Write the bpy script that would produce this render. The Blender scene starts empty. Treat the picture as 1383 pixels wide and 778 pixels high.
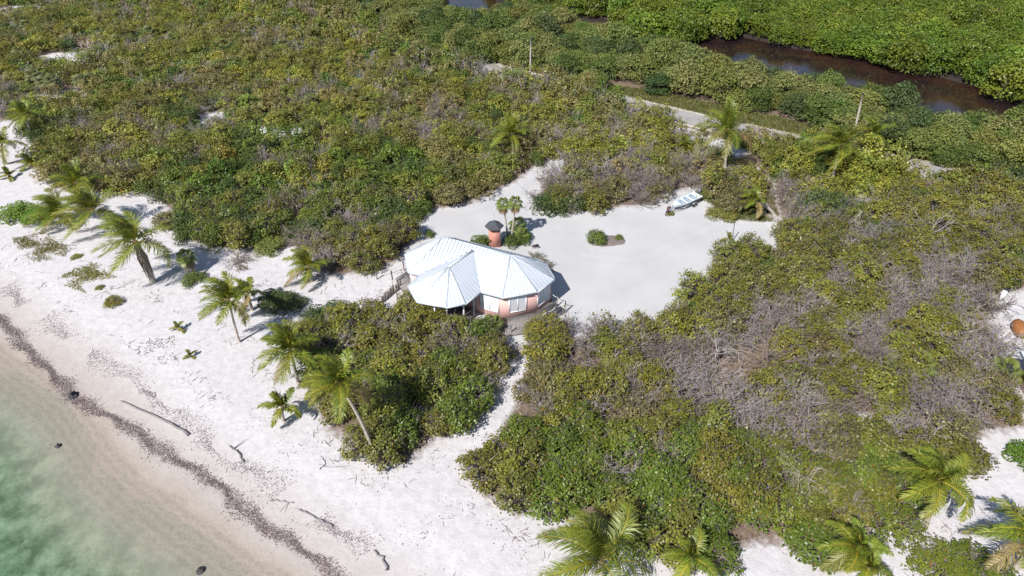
import bpy, math, random
import numpy as np
from mathutils import Vector
S = bpy.context.scene
COL = S.collection
PI = math.pi
R = math.radians

# ------------------------------------------------------------------ camera, sky, sun, exposure
FPX, CH, PITCH = 930.0, 45.0, R(37.0)          # focal length in photo pixels, camera height, pitch below the horizon
cam = bpy.data.cameras.new('camera'); co = bpy.data.objects.new('camera', cam); COL.objects.link(co)
cam.sensor_width = 36.0; cam.lens = 36.0 * FPX / 1383.0
cam.clip_start = 0.5; cam.clip_end = 9000
co.location = (0, 0, CH); co.rotation_euler = (PI/2 - PITCH, 0, 0)
S.camera = co
SUN_AZ, SUN_EL = R(38), R(46)                  # shadows fall towards (sin az, cos az)
w = bpy.data.worlds.new('World'); S.world = w; w.use_nodes = True
nt = w.node_tree; bg = nt.nodes['Background']
sky = nt.nodes.new('ShaderNodeTexSky'); sky.sky_type = 'NISHITA'; sky.sun_disc = False
sky.sun_elevation = SUN_EL; sky.sun_rotation = PI + SUN_AZ; sky.air_density = 1.0; sky.dust_density = 0.6
nt.links.new(sky.outputs[0], bg.inputs[0]); bg.inputs[1].default_value = 0.085
sl = bpy.data.lights.new('sun', 'SUN'); sl.energy = 4.9; sl.angle = R(0.5); sl.color = (1.0, 0.965, 0.92)
so = bpy.data.objects.new('sun', sl); COL.objects.link(so)
so.rotation_euler = Vector((math.sin(SUN_AZ)*math.cos(SUN_EL), math.cos(SUN_AZ)*math.cos(SUN_EL), -math.sin(SUN_EL))).to_track_quat('-Z', 'Y').to_euler()
so.location = (-40, -60, 90)
S.view_settings.view_transform = 'Standard'; S.view_settings.look = 'None'
S.view_settings.exposure = 0.45; S.view_settings.gamma = 1.0
try:
    S.cycles.max_bounces = 8; S.cycles.diffuse_bounces = 4; S.cycles.transparent_max_bounces = 12
    S.cycles.caustics_reflective = False; S.cycles.caustics_refractive = False
except Exception: pass

# ------------------------------------------------------------------ survey: photo pixel -> place on the ground
SP, CP = math.sin(PITCH), math.cos(PITCH)
def G(px, py, z=0.0):
    x = (px-691.5)/FPX; y = (389-py)/FPX
    t = (z-CH)/(-SP + y*CP)
    return np.array([x*t, (CP + y*SP)*t, z])
def zon(px, py, wy):                            # height at which the sight line passes over depth wy
    y = (389-py)/FPX
    return CH + (-SP + y*CP)*wy/(CP + y*SP)
def proj(P):
    P = np.atleast_2d(P); dx, dy, dz = P[:, 0], P[:, 1], P[:, 2]-CH
    dep = dy*CP - dz*SP; up = dy*SP + dz*CP
    return np.stack([691.5 + FPX*dx/dep, 389 - FPX*up/dep], 1)
def GP(pts): return np.array([G(*p)[:2] for p in pts])

def inside(poly, X, Y):
    r = np.zeros(X.shape, bool); n = len(poly)
    for i in range(n):
        x0, y0 = poly[i]; x1, y1 = poly[(i+1) % n]
        c = ((y0 > Y) != (y1 > Y))
        with np.errstate(divide='ignore', invalid='ignore'):
            xi = (x1-x0)*(Y-y0)/((y1-y0) if y1 != y0 else 1e-9)+x0
        r ^= c & (X < xi)
    return r
def segdist(line, X, Y, closed=False):
    d = np.full(X.shape, 1e9); n = len(line)
    for i in range(n if closed else n-1):
        a = line[i]; b = line[(i+1) % n]; v = b-a; L2 = max(v @ v, 1e-9)
        t = np.clip(((X-a[0])*v[0]+(Y-a[1])*v[1])/L2, 0, 1)
        d = np.minimum(d, np.hypot(X-a[0]-t*v[0], Y-a[1]-t*v[1]))
    return d
def sdf(poly, X, Y):
    d = segdist(poly, X, Y, True)
    return np.where(inside(poly, X, Y), d, -d)

WL = -0.9                                       # sea level (the land behind the beach is 0)
shore = np.array([[-330, 300], [-190, 158], [-110, 92]] + [list(G(px, py, WL)[:2]) for px, py in
        [(-60, 425), (0, 478), (94, 545), (150, 620), (197, 662), (254, 705), (284, 724), (355, 778), (480, 870)]] + [[0, 10], [40, -20], [300, -200]])
wrack = np.array([[-110, 96.5]] + [list(G(px, py, -.25)[:2]) for px, py in
        [(-60, 385), (0, 432), (30, 460), (60, 495), (100, 532), (150, 563), (200, 592), (250, 625), (300, 660), (350, 700), (400, 737), (455, 778), (560, 850)]])
wrack2 = np.array([list(G(px, py, 0)[:2]) for px, py in [(-20, 360), (0, 375), (30, 405), (70, 435), (130, 480), (190, 520), (250, 570), (330, 630), (380, 665), (440, 705), (500, 745), (560, 790)]])
sea_poly = np.vstack([shore, [[300, -400], [-3000, -400], [-3000, 300]]])
beach = GP([(-300, 60), (-120, 110), (0, 168), (18, 160), (30, 180), (45, 215), (58, 238), (62, 258), (85, 262), (165, 264), (205, 262), (218, 285), (222, 312),
            (258, 332), (300, 340), (345, 340), (372, 345), (388, 335), (412, 352), (440, 378), (475, 374), (520, 367), (550, 350), (570, 380), (552, 410, .8), (520, 418, 1.2), (480, 415, 1.5),
            (440, 425, 1), (404, 440), (402, 470), (410, 520), (418, 560), (440, 592), (470, 602), (500, 640), (545, 640), (575, 618), (590, 600), (618, 590), (645, 577), (656, 552),
            (672, 523), (689, 499), (698, 482), (720, 485), (714, 505), (692, 535), (673, 565), (656, 600), (642, 635), (626, 650), (650, 682), (675, 692), (700, 705), (740, 706), (800, 722), (850, 748),
            (900, 765), (990, 785), (1050, 770), (1110, 770), (1140, 765), (1180, 742), (1190, 728), (1215, 722), (1235, 705), (1250, 683), (1285, 655), (1315, 628), (1322, 602), (1345, 592), (1400, 585),
            (1600, 640), (1700, 900), (300, 1700), (-2500, 900), (-1500, 200)])
clearing = GP([(575, 288), (640, 277), (668, 262), (700, 248), (716, 236), (735, 222), (762, 214), (776, 206), (768, 218), (745, 235), (722, 256), (724, 286), (760, 291), (830, 283), (893, 278), (905, 262),
            (945, 255), (957, 262), (950, 280), (958, 293), (1000, 300), (1040, 303), (1060, 298), (1062, 312), (1040, 326, 1.2), (1005, 335, 1.8), (966, 350, 1.8), (950, 368, 1.8), (925, 392, 1.8), (892, 418, 1.8),
            (845, 420, 1.8), (800, 430, 1.8), (770, 436, 1.5), (745, 448), (690, 462), (560, 432), (545, 380), (545, 350), (560, 330)])
track = GP([(900, 172), (930, 176), (985, 195), (1004, 205), (985, 212), (950, 203), (925, 190)])
trail = GP([(985, 203), (1008, 210), (1045, 245), (1058, 298), (1038, 303), (1022, 258), (985, 228)])
yard = GP([(1349, 432), (1356, 417), (1362, 402), (1400, 395), (1500, 400), (1500, 500), (1400, 512), (1366, 480), (1352, 458)])
lane = GP([(1345, 470), (1362, 478), (1390, 515), (1430, 560), (1430, 590), (1375, 545), (1352, 500)])
sands = [beach, clearing, track, yard, lane]
def disc(px, py, r):
    c = G(px, py)[:2]; return np.array([[c[0]+r*math.cos(k*PI/4)*1.3, c[1]+r*math.sin(k*PI/4)] for k in range(8)])
for px, py, r in [(22, 14, 3.2), (85, 79, 3), (92, 128, 2.2), (292, 160, 1.6), (352, 180, 1.2), (395, 182, 1.6), (62, 132, 1.5), (370, 20, 1.6), (640, 88, 2.5), (680, 100, 2.5), (1158, 575, .8), (1172, 275, .7),
                  (185, 272, 1.5), (1050, 775, 1.5), (590, 555, .6), (1378, 612, 1.5), (425, 208, .8)]:
    sands.append(disc(px, py, r*1.25))
lagoon = GP([(925, 56), (945, 51), (1005, 48), (1075, 64), (1165, 76), (1222, 97), (1272, 102), (1325, 117), (1345, 132), (1400, 137), (1560, 150), (1560, 200), (1400, 178), (1340, 174), (1290, 169), (1265, 165), (1200, 145), (1120, 126), (1060, 117), (1000, 105), (930, 88)])
pond = GP([(590, -25), (665, -30), (672, 30), (640, 36), (608, 28)])
creek = GP([(720, 8), (800, 28), (850, 50), (925, 58), (925, 66), (850, 64), (788, 40), (712, 17)])
waters = [lagoon, pond, creek]
roadline = np.array([G(px, py)[:2] for px, py in [(-300, -90), (200, -12), (465, 44), (660, 93), (840, 139), (930, 161), (1060, 190), (1240, 228), (1383, 258), (1700, 325)]])

def zt(X, Y):                                   # height of the ground
    X = np.asarray(X, float); Y = np.asarray(Y, float)
    d = segdist(shore, X, Y); sea = inside(sea_poly, X, Y)
    land = WL + 0.9*np.clip(d/9.0, 0, 1)**0.8
    bed = WL - np.minimum(d*.022+np.maximum(d-2.5, 0)*.085, 3.5)
    h = np.where(sea, bed, land)
    und = .07*np.sin(X*.31+Y*.17)*np.sin(Y*.27-1.3)+.04*np.sin(X*.83+1.1)*np.sin(Y*.71-X*.3)
    h = h + und*np.where(sea, .4, np.clip(d/6, .1, 1))
    for wp in waters:
        h = h - 1.4*np.clip(sdf(wp, X, Y)/1.5+.4, 0, 1)
    return h
def z1(x, y): return float(zt(np.array([x]), np.array([y]))[0])

# ------------------------------------------------------------------ materials
def mat(name):
    m = bpy.data.materials.new(name); m.use_nodes = True
    n = m.node_tree.nodes; return m, n, m.node_tree.links, n['Principled BSDF']
def N(n, t, **k):
    o = n.new('ShaderNode'+t)
    for a, b in k.items(): setattr(o, a, b)
    return o
def noise(n, l, sc, det=4, rough=.55, coord=None):
    o = N(n, 'TexNoise'); o.inputs['Scale'].default_value = sc; o.inputs['Detail'].default_value = det; o.inputs['Roughness'].default_value = rough
    if coord is not None: l.new(coord, o.inputs['Vector'])
    return o
def ramp(n, l, src, stops):
    o = N(n, 'ValToRGB'); e = o.color_ramp.elements
    e[0].position, e[0].color = stops[0][0], (*stops[0][1], 1)
    e[1].position, e[1].color = stops[-1][0], (*stops[-1][1], 1)
    for p, c in stops[1:-1]:
        k = e.new(p); k.color = (*c, 1)
    l.new(src, o.inputs[0]); return o
def g3(v): return (v, v, v)
def mix(n, l, f, a, b, mode='MIX'):
    o = N(n, 'Mix', data_type='RGBA', blend_type=mode)
    for s, v in ((0, f), (6, a), (7, b)):
        if hasattr(v, 'is_linked') or hasattr(v, 'links'): l.new(v, o.inputs[s])
        elif s == 0: o.inputs[0].default_value = v
        else: o.inputs[s].default_value = (*v, 1)
    return o.outputs[2]
def math_(n, l, op, a, b=0.0, c=None, clamp=False):
    o = N(n, 'Math', operation=op, use_clamp=clamp)
    for i, v in enumerate((a, b) if c is None else (a, b, c)):
        if hasattr(v, 'links'): l.new(v, o.inputs[i])
        else: o.inputs[i].default_value = v
    return o.outputs[0]
def bump(n, l, h, strength, dist, bs):
    b = N(n, 'Bump'); b.inputs['Strength'].default_value = strength; b.inputs['Distance'].default_value = dist
    l.new(h, b.inputs['Height']); l.new(b.outputs[0], bs.inputs['Normal'])
def plain(name, c, rough=.6, var=.15, sc=4.0, bmp=0.0, metal=0.0):
    m, n, l, b = mat(name)
    tc = N(n, 'TexCoord'); nz = noise(n, l, sc, 5, .6, tc.outputs['Object'])
    r = ramp(n, l, nz.outputs[0], [(.3, tuple(v*(1-var) for v in c)), (.7, tuple(min(v*(1+var), .95) for v in c))])
    l.new(r.outputs[0], b.inputs['Base Color']); b.inputs['Roughness'].default_value = rough; b.inputs['Metallic'].default_value = metal
    if bmp: bump(n, l, nz.outputs[0], .6, bmp, b)
    return m
def leafmat(name, rough=.5, trans=.25, hue=.02, val=.3, spec=.35):
    m, n, l, b = mat(name)
    at = N(n, 'Attribute', attribute_name='col'); oi = N(n, 'ObjectInfo')
    hs = N(n, 'HueSaturation'); l.new(at.outputs[0], hs.inputs['Color'])
    l.new(math_(n, l, 'MULTIPLY_ADD', oi.outputs['Random'], hue*2, .5-hue), hs.inputs['Hue'])
    wn = N(n, 'TexWhiteNoise', noise_dimensions='1D'); l.new(oi.outputs['Random'], wn.inputs['W'])
    l.new(math_(n, l, 'MULTIPLY_ADD', wn.outputs['Value'], val, 1-val/2), hs.inputs['Value'])
    l.new(hs.outputs[0], b.inputs['Base Color']); b.inputs['Roughness'].default_value = rough
    b.inputs['Specular IOR Level'].default_value = spec
    if trans:
        tr = N(n, 'BsdfTranslucent'); l.new(hs.outputs[0], tr.inputs[0])
        mx = N(n, 'MixShader'); mx.inputs[0].default_value = trans
        l.new(b.outputs[0], mx.inputs[1]); l.new(tr.outputs[0], mx.inputs[2]); l.new(mx.outputs[0], n['Material Output'].inputs[0])
    return m

def ground_material():
    m, n, l, b = mat('ground')
    geo = N(n, 'NewGeometry'); P = geo.outputs['Position']
    A = lambda nm: N(n, 'Attribute', attribute_name=nm).outputs['Fac']
    big = noise(n, l, .22, 4, .6, P); mid = noise(n, l, 1.3, 5, .65, P); fine = noise(n, l, 9, 4, .7, P); sp = noise(n, l, 3.2, 6, .75, P)
    # dry beach sand, bright
    sand = ramp(n, l, mid.outputs[0], [(.3, (.46, .44, .445)), (.7, (.575, .555, .565))]).outputs[0]
    lit = math_(n, l, 'SUBTRACT', sp.outputs[0], math_(n, l, 'MULTIPLY_ADD', big.outputs[0], -.35, .77))
    sand = mix(n, l, math_(n, l, 'MULTIPLY', math_(n, l, 'MULTIPLY', lit, 9.0, clamp=True), .7), sand, (.36, .29, .27))
    clr = ramp(n, l, big.outputs[0], [(.3, (.41, .41, .415)), (.7, (.475, .475, .48))]).outputs[0]
    clr = mix(n, l, math_(n, l, 'MULTIPLY', mid.outputs[0], .35), clr, (.47, .445, .43))
    tk = math_(n, l, 'SUBTRACT', math_(n, l, 'MULTIPLY_ADD', fine.outputs[0], .5, .25), A('dtrack'))
    clr = mix(n, l, math_(n, l, 'MULTIPLY', math_(n, l, 'MULTIPLY', tk, 2.5, clamp=True), .13), clr, (.33, .325, .325))
    sand = mix(n, l, A('clear'), sand, clr)
    # damp sand near the sea
    dn = math_(n, l, 'ADD', A('dsea'), math_(n, l, 'MULTIPLY_ADD', big.outputs[0], 2.4, -1.2))
    wet = ramp(n, l, math_(n, l, 'MULTIPLY_ADD', dn, .05, .3), [(.0, g3(1)), (.33, g3(1)), (.40, g3(.72)), (.52, g3(.45)), (.70, g3(0))]).outputs[0]
    damp = ramp(n, l, fine.outputs[0], [(.25, (.29, .24, .20)), (.75, (.365, .31, .265))]).outputs[0]
    # silty swash zone along the shore; ripple and caustic light streaks painted into its colour
    rpl_caustic = math_(n, l, 'SINE', math_(n, l, 'MULTIPLY_ADD', A('dsea'), 9.0, math_(n, l, 'MULTIPLY', mid.outputs[0], 9.0)))
    sw = ramp(n, l, math_(n, l, 'MULTIPLY_ADD', dn, .1, .5), [(.05, g3(0)), (.25, g3(1)), (.56, g3(1)), (.60, g3(0))]).outputs[0]
    silt = ramp(n, l, sp.outputs[0], [(.35, (.30, .265, .225)), (.6, (.215, .19, .16))]).outputs[0]
    damp = mix(n, l, math_(n, l, 'MULTIPLY', sw, math_(n, l, 'MULTIPLY_ADD', rpl_caustic, .22, .55)), damp, silt)
    sand = mix(n, l, wet, sand, damp)
    # wrack stain
    wr = math_(n, l, 'SUBTRACT', math_(n, l, 'MULTIPLY_ADD', mid.outputs[0], 1.8, -.35), A('dwrack'))
    sand = mix(n, l, math_(n, l, 'MULTIPLY', math_(n, l, 'MULTIPLY', wr, 1.6, clamp=True), math_(n, l, 'MULTIPLY_ADD', fine.outputs[0], 1.0, .05, clamp=True)), sand, (.20, .155, .15))
    # sea bed: pale sand with weedy patches
    wd = noise(n, l, .55, 6, .68, P)
    bed = ramp(n, l, wd.outputs[0], [(.36, (.33, .31, .24)), (.5, (.20, .205, .145)), (.62, (.10, .115, .072))]).outputs[0]
    fb = ramp(n, l, math_(n, l, 'MULTIPLY', dn, -.1), [(.1, g3(0)), (.8, g3(1))]).outputs[0]
    sand = mix(n, l, fb, sand, bed)
    # soil and leaf litter beneath the bushes
    soil = ramp(n, l, sp.outputs[0], [(.3, (.085, .062, .045)), (.55, (.19, .14, .105)), (.75, (.33, .27, .22))]).outputs[0]
    ds = math_(n, l, 'ADD', A('dsand'), math_(n, l, 'MULTIPLY_ADD', mid.outputs[0], 2.6, -.55))
    sm = ramp(n, l, math_(n, l, 'MULTIPLY_ADD', ds, .5, .5), [(.25, g3(0)), (.75, g3(1))]).outputs[0]
    c = mix(n, l, sm, soil, sand)
    mud = mix(n, l, A('mud'), c, (.032, .026, .023))
    l.new(mud, b.inputs['Base Color']); b.inputs['Roughness'].default_value = .9; b.inputs['Specular IOR Level'].default_value = .15
    hsum = math_(n, l, 'MULTIPLY_ADD', mid.outputs[0], 1.0, math_(n, l, 'MULTIPLY', fine.outputs[0], .35))
    bump(n, l, math_(n, l, 'MULTIPLY', hsum, math_(n, l, 'MULTIPLY_ADD', A('clear'), -.75, 1.0)), .6, .13, b)
    return m

M = {}
M['ground'] = ground_material()
M['sgleaf'] = leafmat('sea_grape_leaf', .42, .30, .018, .35, .4)
M['fineleaf'] = leafmat('fine_leaf', .55, .30, .02, .3)
M['mangleaf'] = leafmat('mangrove_leaf', .45, .28, .02, .4)
M['palmleaf'] = leafmat('palm_frond', .42, .25, .012, .2, .45)
M['twig'] = leafmat('twig', .8, 0, .01, .3, .2)
M['trunk'] = plain('palm_trunk', (.38, .33, .28), .85, .3, 5, .03)
M['bark'] = plain('bark', (.25, .21, .18), .9, .3, 6, .02)
M['deadwood'] = plain('dead_wood', (.42, .37, .33), .85, .25, 6, .02)
M['drift'] = plain('driftwood', (.20, .185, .19), .85, .3, 5, .02)
M['weed'] = leafmat('seaweed', .8, 0, .01, .3, .2)
M['roof'] = plain('white_metal_roof', (.50, .535, .585), .45, .03, .6)
M['wall'] = plain('pink_stucco', (.76, .47, .425), .85, .06, 1.5, .01)
M['hutwall'] = plain('terracotta_stucco', (.52, .235, .185), .85, .1, 2, .01)
M['white'] = plain('white_paint', (.78, .79, .81), .5, .04, 3)
M['dark'] = plain('dark_void', (.03, .03, .035), .7, .2, 3)
M['shingle'] = plain('dark_shingle', (.055, .06, .07), .8, .35, 9, .02)
M['weathered'] = plain('weathered_wood', (.235, .215, .205), .85, .3, 5, .02)
M['rope'] = plain('rope', (.62, .60, .58), .8, .1, 9)
M['asphalt'] = plain('asphalt', (.30, .285, .275), .9, .16, .9)
M['line'] = plain('verge_sand', (.42, .385, .33), .9, .25, 1.3)
M['steel'] = plain('galvanised_steel', (.33, .34, .36), .45, .15, 6, 0, .5)
M['rubber'] = plain('rubber', (.03, .03, .03), .8, .2, 6)
M['boathull'] = plain('boat_gelcoat', (.70, .78, .82), .3, .04, 2)
M['boatseat'] = plain('boat_seat_blue', (.30, .37, .46), .5, .08, 3)
M['motor'] = plain('outboard_grey', (.10, .10, .13), .35, .1, 3)
M['winch'] = plain('rusty_red', (.09, .045, .05), .7, .3, 6)
M['orange'] = plain('shadowed_orange_plastic', (.27, .105, .03), .6, .2, 2)  # colour darkened to stand in for the shadow lying on the float
M['mulch'] = plain('mulch', (.17, .14, .125), .95, .35, 5, .03)
M['stone'] = plain('dark_stone', (.05, .045, .05), .8, .3, 5, .04)
M['husk'] = plain('palm_husk', (.30, .23, .16), .9, .35, 7, .04)
def deckmat():
    m, n, l, b = mat('deck_boards')
    tc = N(n, 'TexCoord'); wv = N(n, 'TexWave', wave_type='BANDS', bands_direction='X'); wv.inputs['Scale'].default_value = 2.1; wv.inputs['Distortion'].default_value = .15
    l.new(tc.outputs['Object'], wv.inputs['Vector']); nz = noise(n, l, 3, 5, .6, tc.outputs['Object'])
    c = ramp(n, l, nz.outputs[0], [(.3, (.17, .155, .15)), (.7, (.30, .28, .27))]).outputs[0]
    k = ramp(n, l, wv.outputs[0], [(.04, g3(.25)), (.14, g3(1))]).outputs[0]
    l.new(mix(n, l, 1.0, c, k, 'MULTIPLY'), b.inputs['Base Color']); b.inputs['Roughness'].default_value = .85
    return m
M['deck'] = deckmat()
def seawater():
    m, n, l, b = mat('sea_water')
    out = n['Material Output']; n.remove(b)
    tr = N(n, 'BsdfTransparent'); tr.inputs[0].default_value = (.97, .99, .98, 1)
    gl = N(n, 'BsdfGlossy'); gl.inputs['Roughness'].default_value = .12
    mx = N(n, 'MixShader'); mx.inputs[0].default_value = .035; l.new(tr.outputs[0], mx.inputs[1]); l.new(gl.outputs[0], mx.inputs[2]); l.new(mx.outputs[0], out.inputs[0])
    geo = N(n, 'NewGeometry'); 
    a = noise(n, l, 1.4, 5, .6, geo.outputs['Position']); a.inputs['Distortion'].default_value = .8
    bp = N(n, 'Bump'); bp.inputs['Strength'].default_value = .3; bp.inputs['Distance'].default_value = .035; l.new(a.outputs[0], bp.inputs['Height'])
    l.new(bp.outputs[0], gl.inputs['Normal'])
    va = N(n, 'VolumeAbsorption'); va.inputs[0].default_value = (.32, .78, .64, 1); va.inputs[1].default_value = .42
    vs = N(n, 'VolumeScatter'); vs.inputs[0].default_value = (.5, .85, .75, 1); vs.inputs[1].default_value = .05
    l.new(va.outputs[0], out.inputs[1])
    return m
M['sea'] = seawater()
def lagoonmat():
    m, n, l, b = mat('lagoon_water')
    geo = N(n, 'NewGeometry'); nz = noise(n, l, .12, 4, .6, geo.outputs['Position']); rp = noise(n, l, 1.2, 3, .5, geo.outputs['Position'])
    c = ramp(n, l, nz.outputs[0], [(.35, (.014, .009, .012)), (.65, (.042, .021, .013))])
    l.new(c.outputs[0], b.inputs['Base Color']); b.inputs['Roughness'].default_value = .08; b.inputs['Specular IOR Level'].default_value = .5
    bump(n, l, rp.outputs[0], .25, .06, b); return m
M['lagoon'] = lagoonmat()

# ------------------------------------------------------------------ mesh helpers
class MB:
    """collects polygons (with an optional colour) and links them as ONE mesh object"""
    def __init__(s): s.v = []; s.n = 0; s.f = {}; s.c = []
    def add(s, V, F, c=None):
        V = np.asarray(V, float).reshape(-1, 3); F = np.asarray(F, int)
        s.v.append(V); s.f.setdefault(F.shape[1], []).append(F + s.n); s.n += len(V)
        if c is None: c = (.5, .5, .5)
        c = np.asarray(c, float); s.c.append(np.broadcast_to(c, (len(V), 3)) if c.ndim == 1 else c)
        return s
    def poly(s, pts, c=None): return s.add(pts, [list(range(len(pts)))], c)
    def box(s, cx, cy, cz, sx, sy, sz, rz=0.0, c=None):
        a = np.array([[x, y, z] for z in (-.5, .5) for x, y in ((-.5, -.5), (.5, -.5), (.5, .5), (-.5, .5))])*[sx, sy, sz]
        q = np.array([[math.cos(rz), math.sin(rz), 0], [-math.sin(rz), math.cos(rz), 0], [0, 0, 1]])
        return s.add(a @ q + [cx, cy, cz], [[3, 2, 1, 0], [4, 5, 6, 7], [0, 1, 5, 4], [1, 2, 6, 5], [2, 3, 7, 6], [3, 0, 4, 7]], c)
    def beam(s, a, b, wd, ht, c=None):
        a = np.asarray(a, float); b = np.asarray(b, float); t = b-a; L = np.linalg.norm(t); t = t/L
        u = np.array([0, 0, 1.]) if abs(t[2]) < .95 else np.array([0, 1., 0]); x = np.cross(t, u); x /= np.linalg.norm(x); y = np.cross(x, t)
        V = [p + x*i*wd/2 + y*j*ht/2 for p in (a, b) for i, j in ((-1, -1), (1, -1), (1, 1), (-1, 1))]
        return s.add(V, [[3, 2, 1, 0], [4, 5, 6, 7], [0, 1, 5, 4], [1, 2, 6, 5], [2, 3, 7, 6], [3, 0, 4, 7]], c)
    def tube(s, pts, rad, m=5, c=None, cap=True):
        P = np.asarray(pts, float); k = len(P); rad = np.broadcast_to(np.asarray(rad, float), (k,))
        T = np.gradient(P, axis=0); T /= np.linalg.norm(T, axis=1)[:, None]+1e-9
        ref = np.array([0, 0, 1.]) if abs(T[k//2][2]) < .8 else np.array([1., 0, 0])
        X = np.cross(T, ref); X /= np.linalg.norm(X, axis=1)[:, None]+1e-9; Y = np.cross(X, T)
        a = np.arange(m)*2*PI/m
        V = P[:, None, :] + rad[:, None, None]*(np.cos(a)[None, :, None]*X[:, None, :] + np.sin(a)[None, :, None]*Y[:, None, :])
        i = np.arange(k-1)[:, None]*m; j = np.arange(m)[None, :]; j2 = (j+1) % m
        F = np.stack([i+j, i+j2, i+m+j2, i+m+j], -1).reshape(-1, 4)
        n0 = s.n; s.add(V.reshape(-1, 3), F, c)
        if cap and m in (3, 4, 5, 6, 8):
            s.f.setdefault(m, []).append(np.array([[n0+q for q in range(m)], [n0+(k-1)*m+q for q in range(m-1, -1, -1)]]))
        return s
    def prism(s, pts, z0, z1, c=None):
        n = len(pts); V = [[p[0], p[1], z0] for p in pts]+[[p[0], p[1], z1] for p in pts]; n0 = s.n
        s.add(V, [[i, (i+1) % n, n+(i+1) % n, n+i] for i in range(n)], c)
        s.f.setdefault(n, []).append(np.array([[n0+i for i in range(n-1, -1, -1)], [n0+n+i for i in range(n)]])); return s
    def data(s, name, m, smooth=False):
        me = bpy.data.meshes.new(name); V = np.concatenate(s.v)
        sizes = []; idx = []
        for k, L in s.f.items():
            A = np.concatenate(L); sizes.append(np.full(len(A), k)); idx.append(A.reshape(-1))
        sizes = np.concatenate(sizes); idx = np.concatenate(idx)
        me.vertices.add(len(V)); me.vertices.foreach_set('co', V.astype('f').ravel())
        me.loops.add(len(idx)); me.loops.foreach_set('vertex_index', idx.astype('i'))
        me.polygons.add(len(sizes)); st = np.concatenate([[0], np.cumsum(sizes)[:-1]])
        me.polygons.foreach_set('loop_start', st.astype('i'))
        if smooth: me.polygons.foreach_set('use_smooth', np.ones(len(sizes), bool))
        a = me.color_attributes.new('col', 'FLOAT_COLOR', 'POINT'); C = np.concatenate(s.c)
        a.data.foreach_set('color', np.concatenate([C, np.ones((len(C), 1))], 1).astype('f').ravel())
        me.update(calc_edges=True); me.validate(); me.materials.append(m)
        return me
    def build(s, name, m, parent=None, loc=None, smooth=False):
        return link(name, s.data(name, m, smooth), parent, loc)
def link(name, me, parent=None, loc=None):
    o = bpy.data.objects.new(name, me); COL.objects.link(o)
    if parent: o.parent = parent
    if loc is not None: o.location = loc
    return o
def tag(o, label, cat, group=None, kind=None):
    if label: o['label'] = label
    if cat: o['category'] = cat
    if group: o['group'] = group
    if kind: o['kind'] = kind
    return o
def thing(name, label, cat, loc=(0, 0, 0), rz=0.0, group=None):
    o = bpy.data.objects.new(name, None); COL.objects.link(o); o.location = loc; o.rotation_euler = (0, 0, rz); o.empty_display_size = .2
    return tag(o, label, cat, group)
def structure(name, mb, m, smooth=False):
    o = mb.build(name, m, None, None, smooth); o['kind'] = 'structure'; return o

# ------------------------------------------------------------------ ground, sea, lagoon, road
def axis(lo, hi, st, far):
    a = np.arange(lo, hi+1e-6, st); out = []; x = st
    while x < far: x *= 1.7; out.append(x)
    o = np.array(out); return np.concatenate([(lo-o)[::-1], a, hi+o])
gx = axis(-150, 150, .62, 3000); gy = axis(8, 210, .62, 3000)
GX, GY = np.meshgrid(gx, gy); GZ = zt(GX, GY)
mb = MB(); nx, ny = len(gx), len(gy)
ii = (np.arange(ny-1)[:, None]*nx + np.arange(nx-1)[None, :]).ravel()
mb.add(np.stack([GX, GY, GZ], -1).reshape(-1, 3), np.stack([ii, ii+1, ii+nx+1, ii+nx], 1))
ground = structure('ground', mb, M['ground'], True)
fx, fy = GX.ravel(), GY.ravel()
dsand = np.maximum(np.max([sdf(p, fx, fy) for p in sands], 0), np.minimum(sdf(trail, fx, fy), .1)-1.0)
dsea = segdist(shore, fx, fy)*np.where(inside(sea_poly, fx, fy), -1, 1)
dclr = np.clip(np.max([sdf(p, fx, fy) for p in (clearing, track)], 0)*.35+.5, 0, 1)
dwr = np.minimum(segdist(wrack, fx, fy), segdist(wrack2, fx, fy)+.55)
mud = np.clip(np.max([sdf(p, fx, fy) for p in waters], 0)*.5+2.6, 0, 1)
tyre = [GP(p) for p in ([(768, 212), (738, 240), (722, 262), (716, 288), (735, 312), (790, 345), (860, 352), (930, 320), (980, 298)], [(706, 250), (690, 268), (660, 276), (620, 288)])]
dtk = np.minimum.reduce([np.abs(segdist(t, fx, fy)-.8) for t in tyre])
for nm, v in (('dtrack', np.clip(dtk, 0, 9)), ('dsand', np.clip(dsand, -9, 9)), ('dsea', np.clip(dsea, -30, 30)), ('clear', dclr), ('dwrack', np.clip(dwr, 0, 20)), ('mud', mud)):
    a = ground.data.attributes.new(nm, 'FLOAT', 'POINT'); a.data.foreach_set('value', v.astype('f'))

mb = MB(); sp = np.vstack([shore[::-1] , sea_poly[len(shore):][::-1]])
# the sea: a closed body of water whose shoreward rim lies below the beach
off = []
for i, p in enumerate(shore):
    t = shore[min(i+1, len(shore)-1)] - shore[max(i-1, 0)]; t /= np.linalg.norm(t); off.append(p + np.array([-t[1], t[0]])*3.0)
outer = [[300, -400], [-900, -400], [-900, 300]]
rim = [list(p) for p in off] + outer
mb.prism(rim[::-1], WL-6, WL); structure('sea_water', mb, M['sea'])
for nm, p in (('lagoon_water', lagoon), ('pond_water', pond), ('creek_water', creek)):
    c = p.mean(0); q = c + (p-c)*1.0
    d = []
    for i in range(len(q)):
        t = q[(i+1) % len(q)]-q[i-1]; t /= np.linalg.norm(t)+1e-9; d.append(q[i]+np.array([t[1], -t[0]])*(1.2 if inside(q, *(np.array([v]) for v in (q[i]+np.array([t[1], -t[0]])*.5)))[0] == False else -1.2))
    structure(nm, MB().poly([[a[0], a[1], {'lagoon_water': -.38, 'pond_water': -.40, 'creek_water': -.42}[nm]] for a in d]), M['lagoon'])
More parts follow.
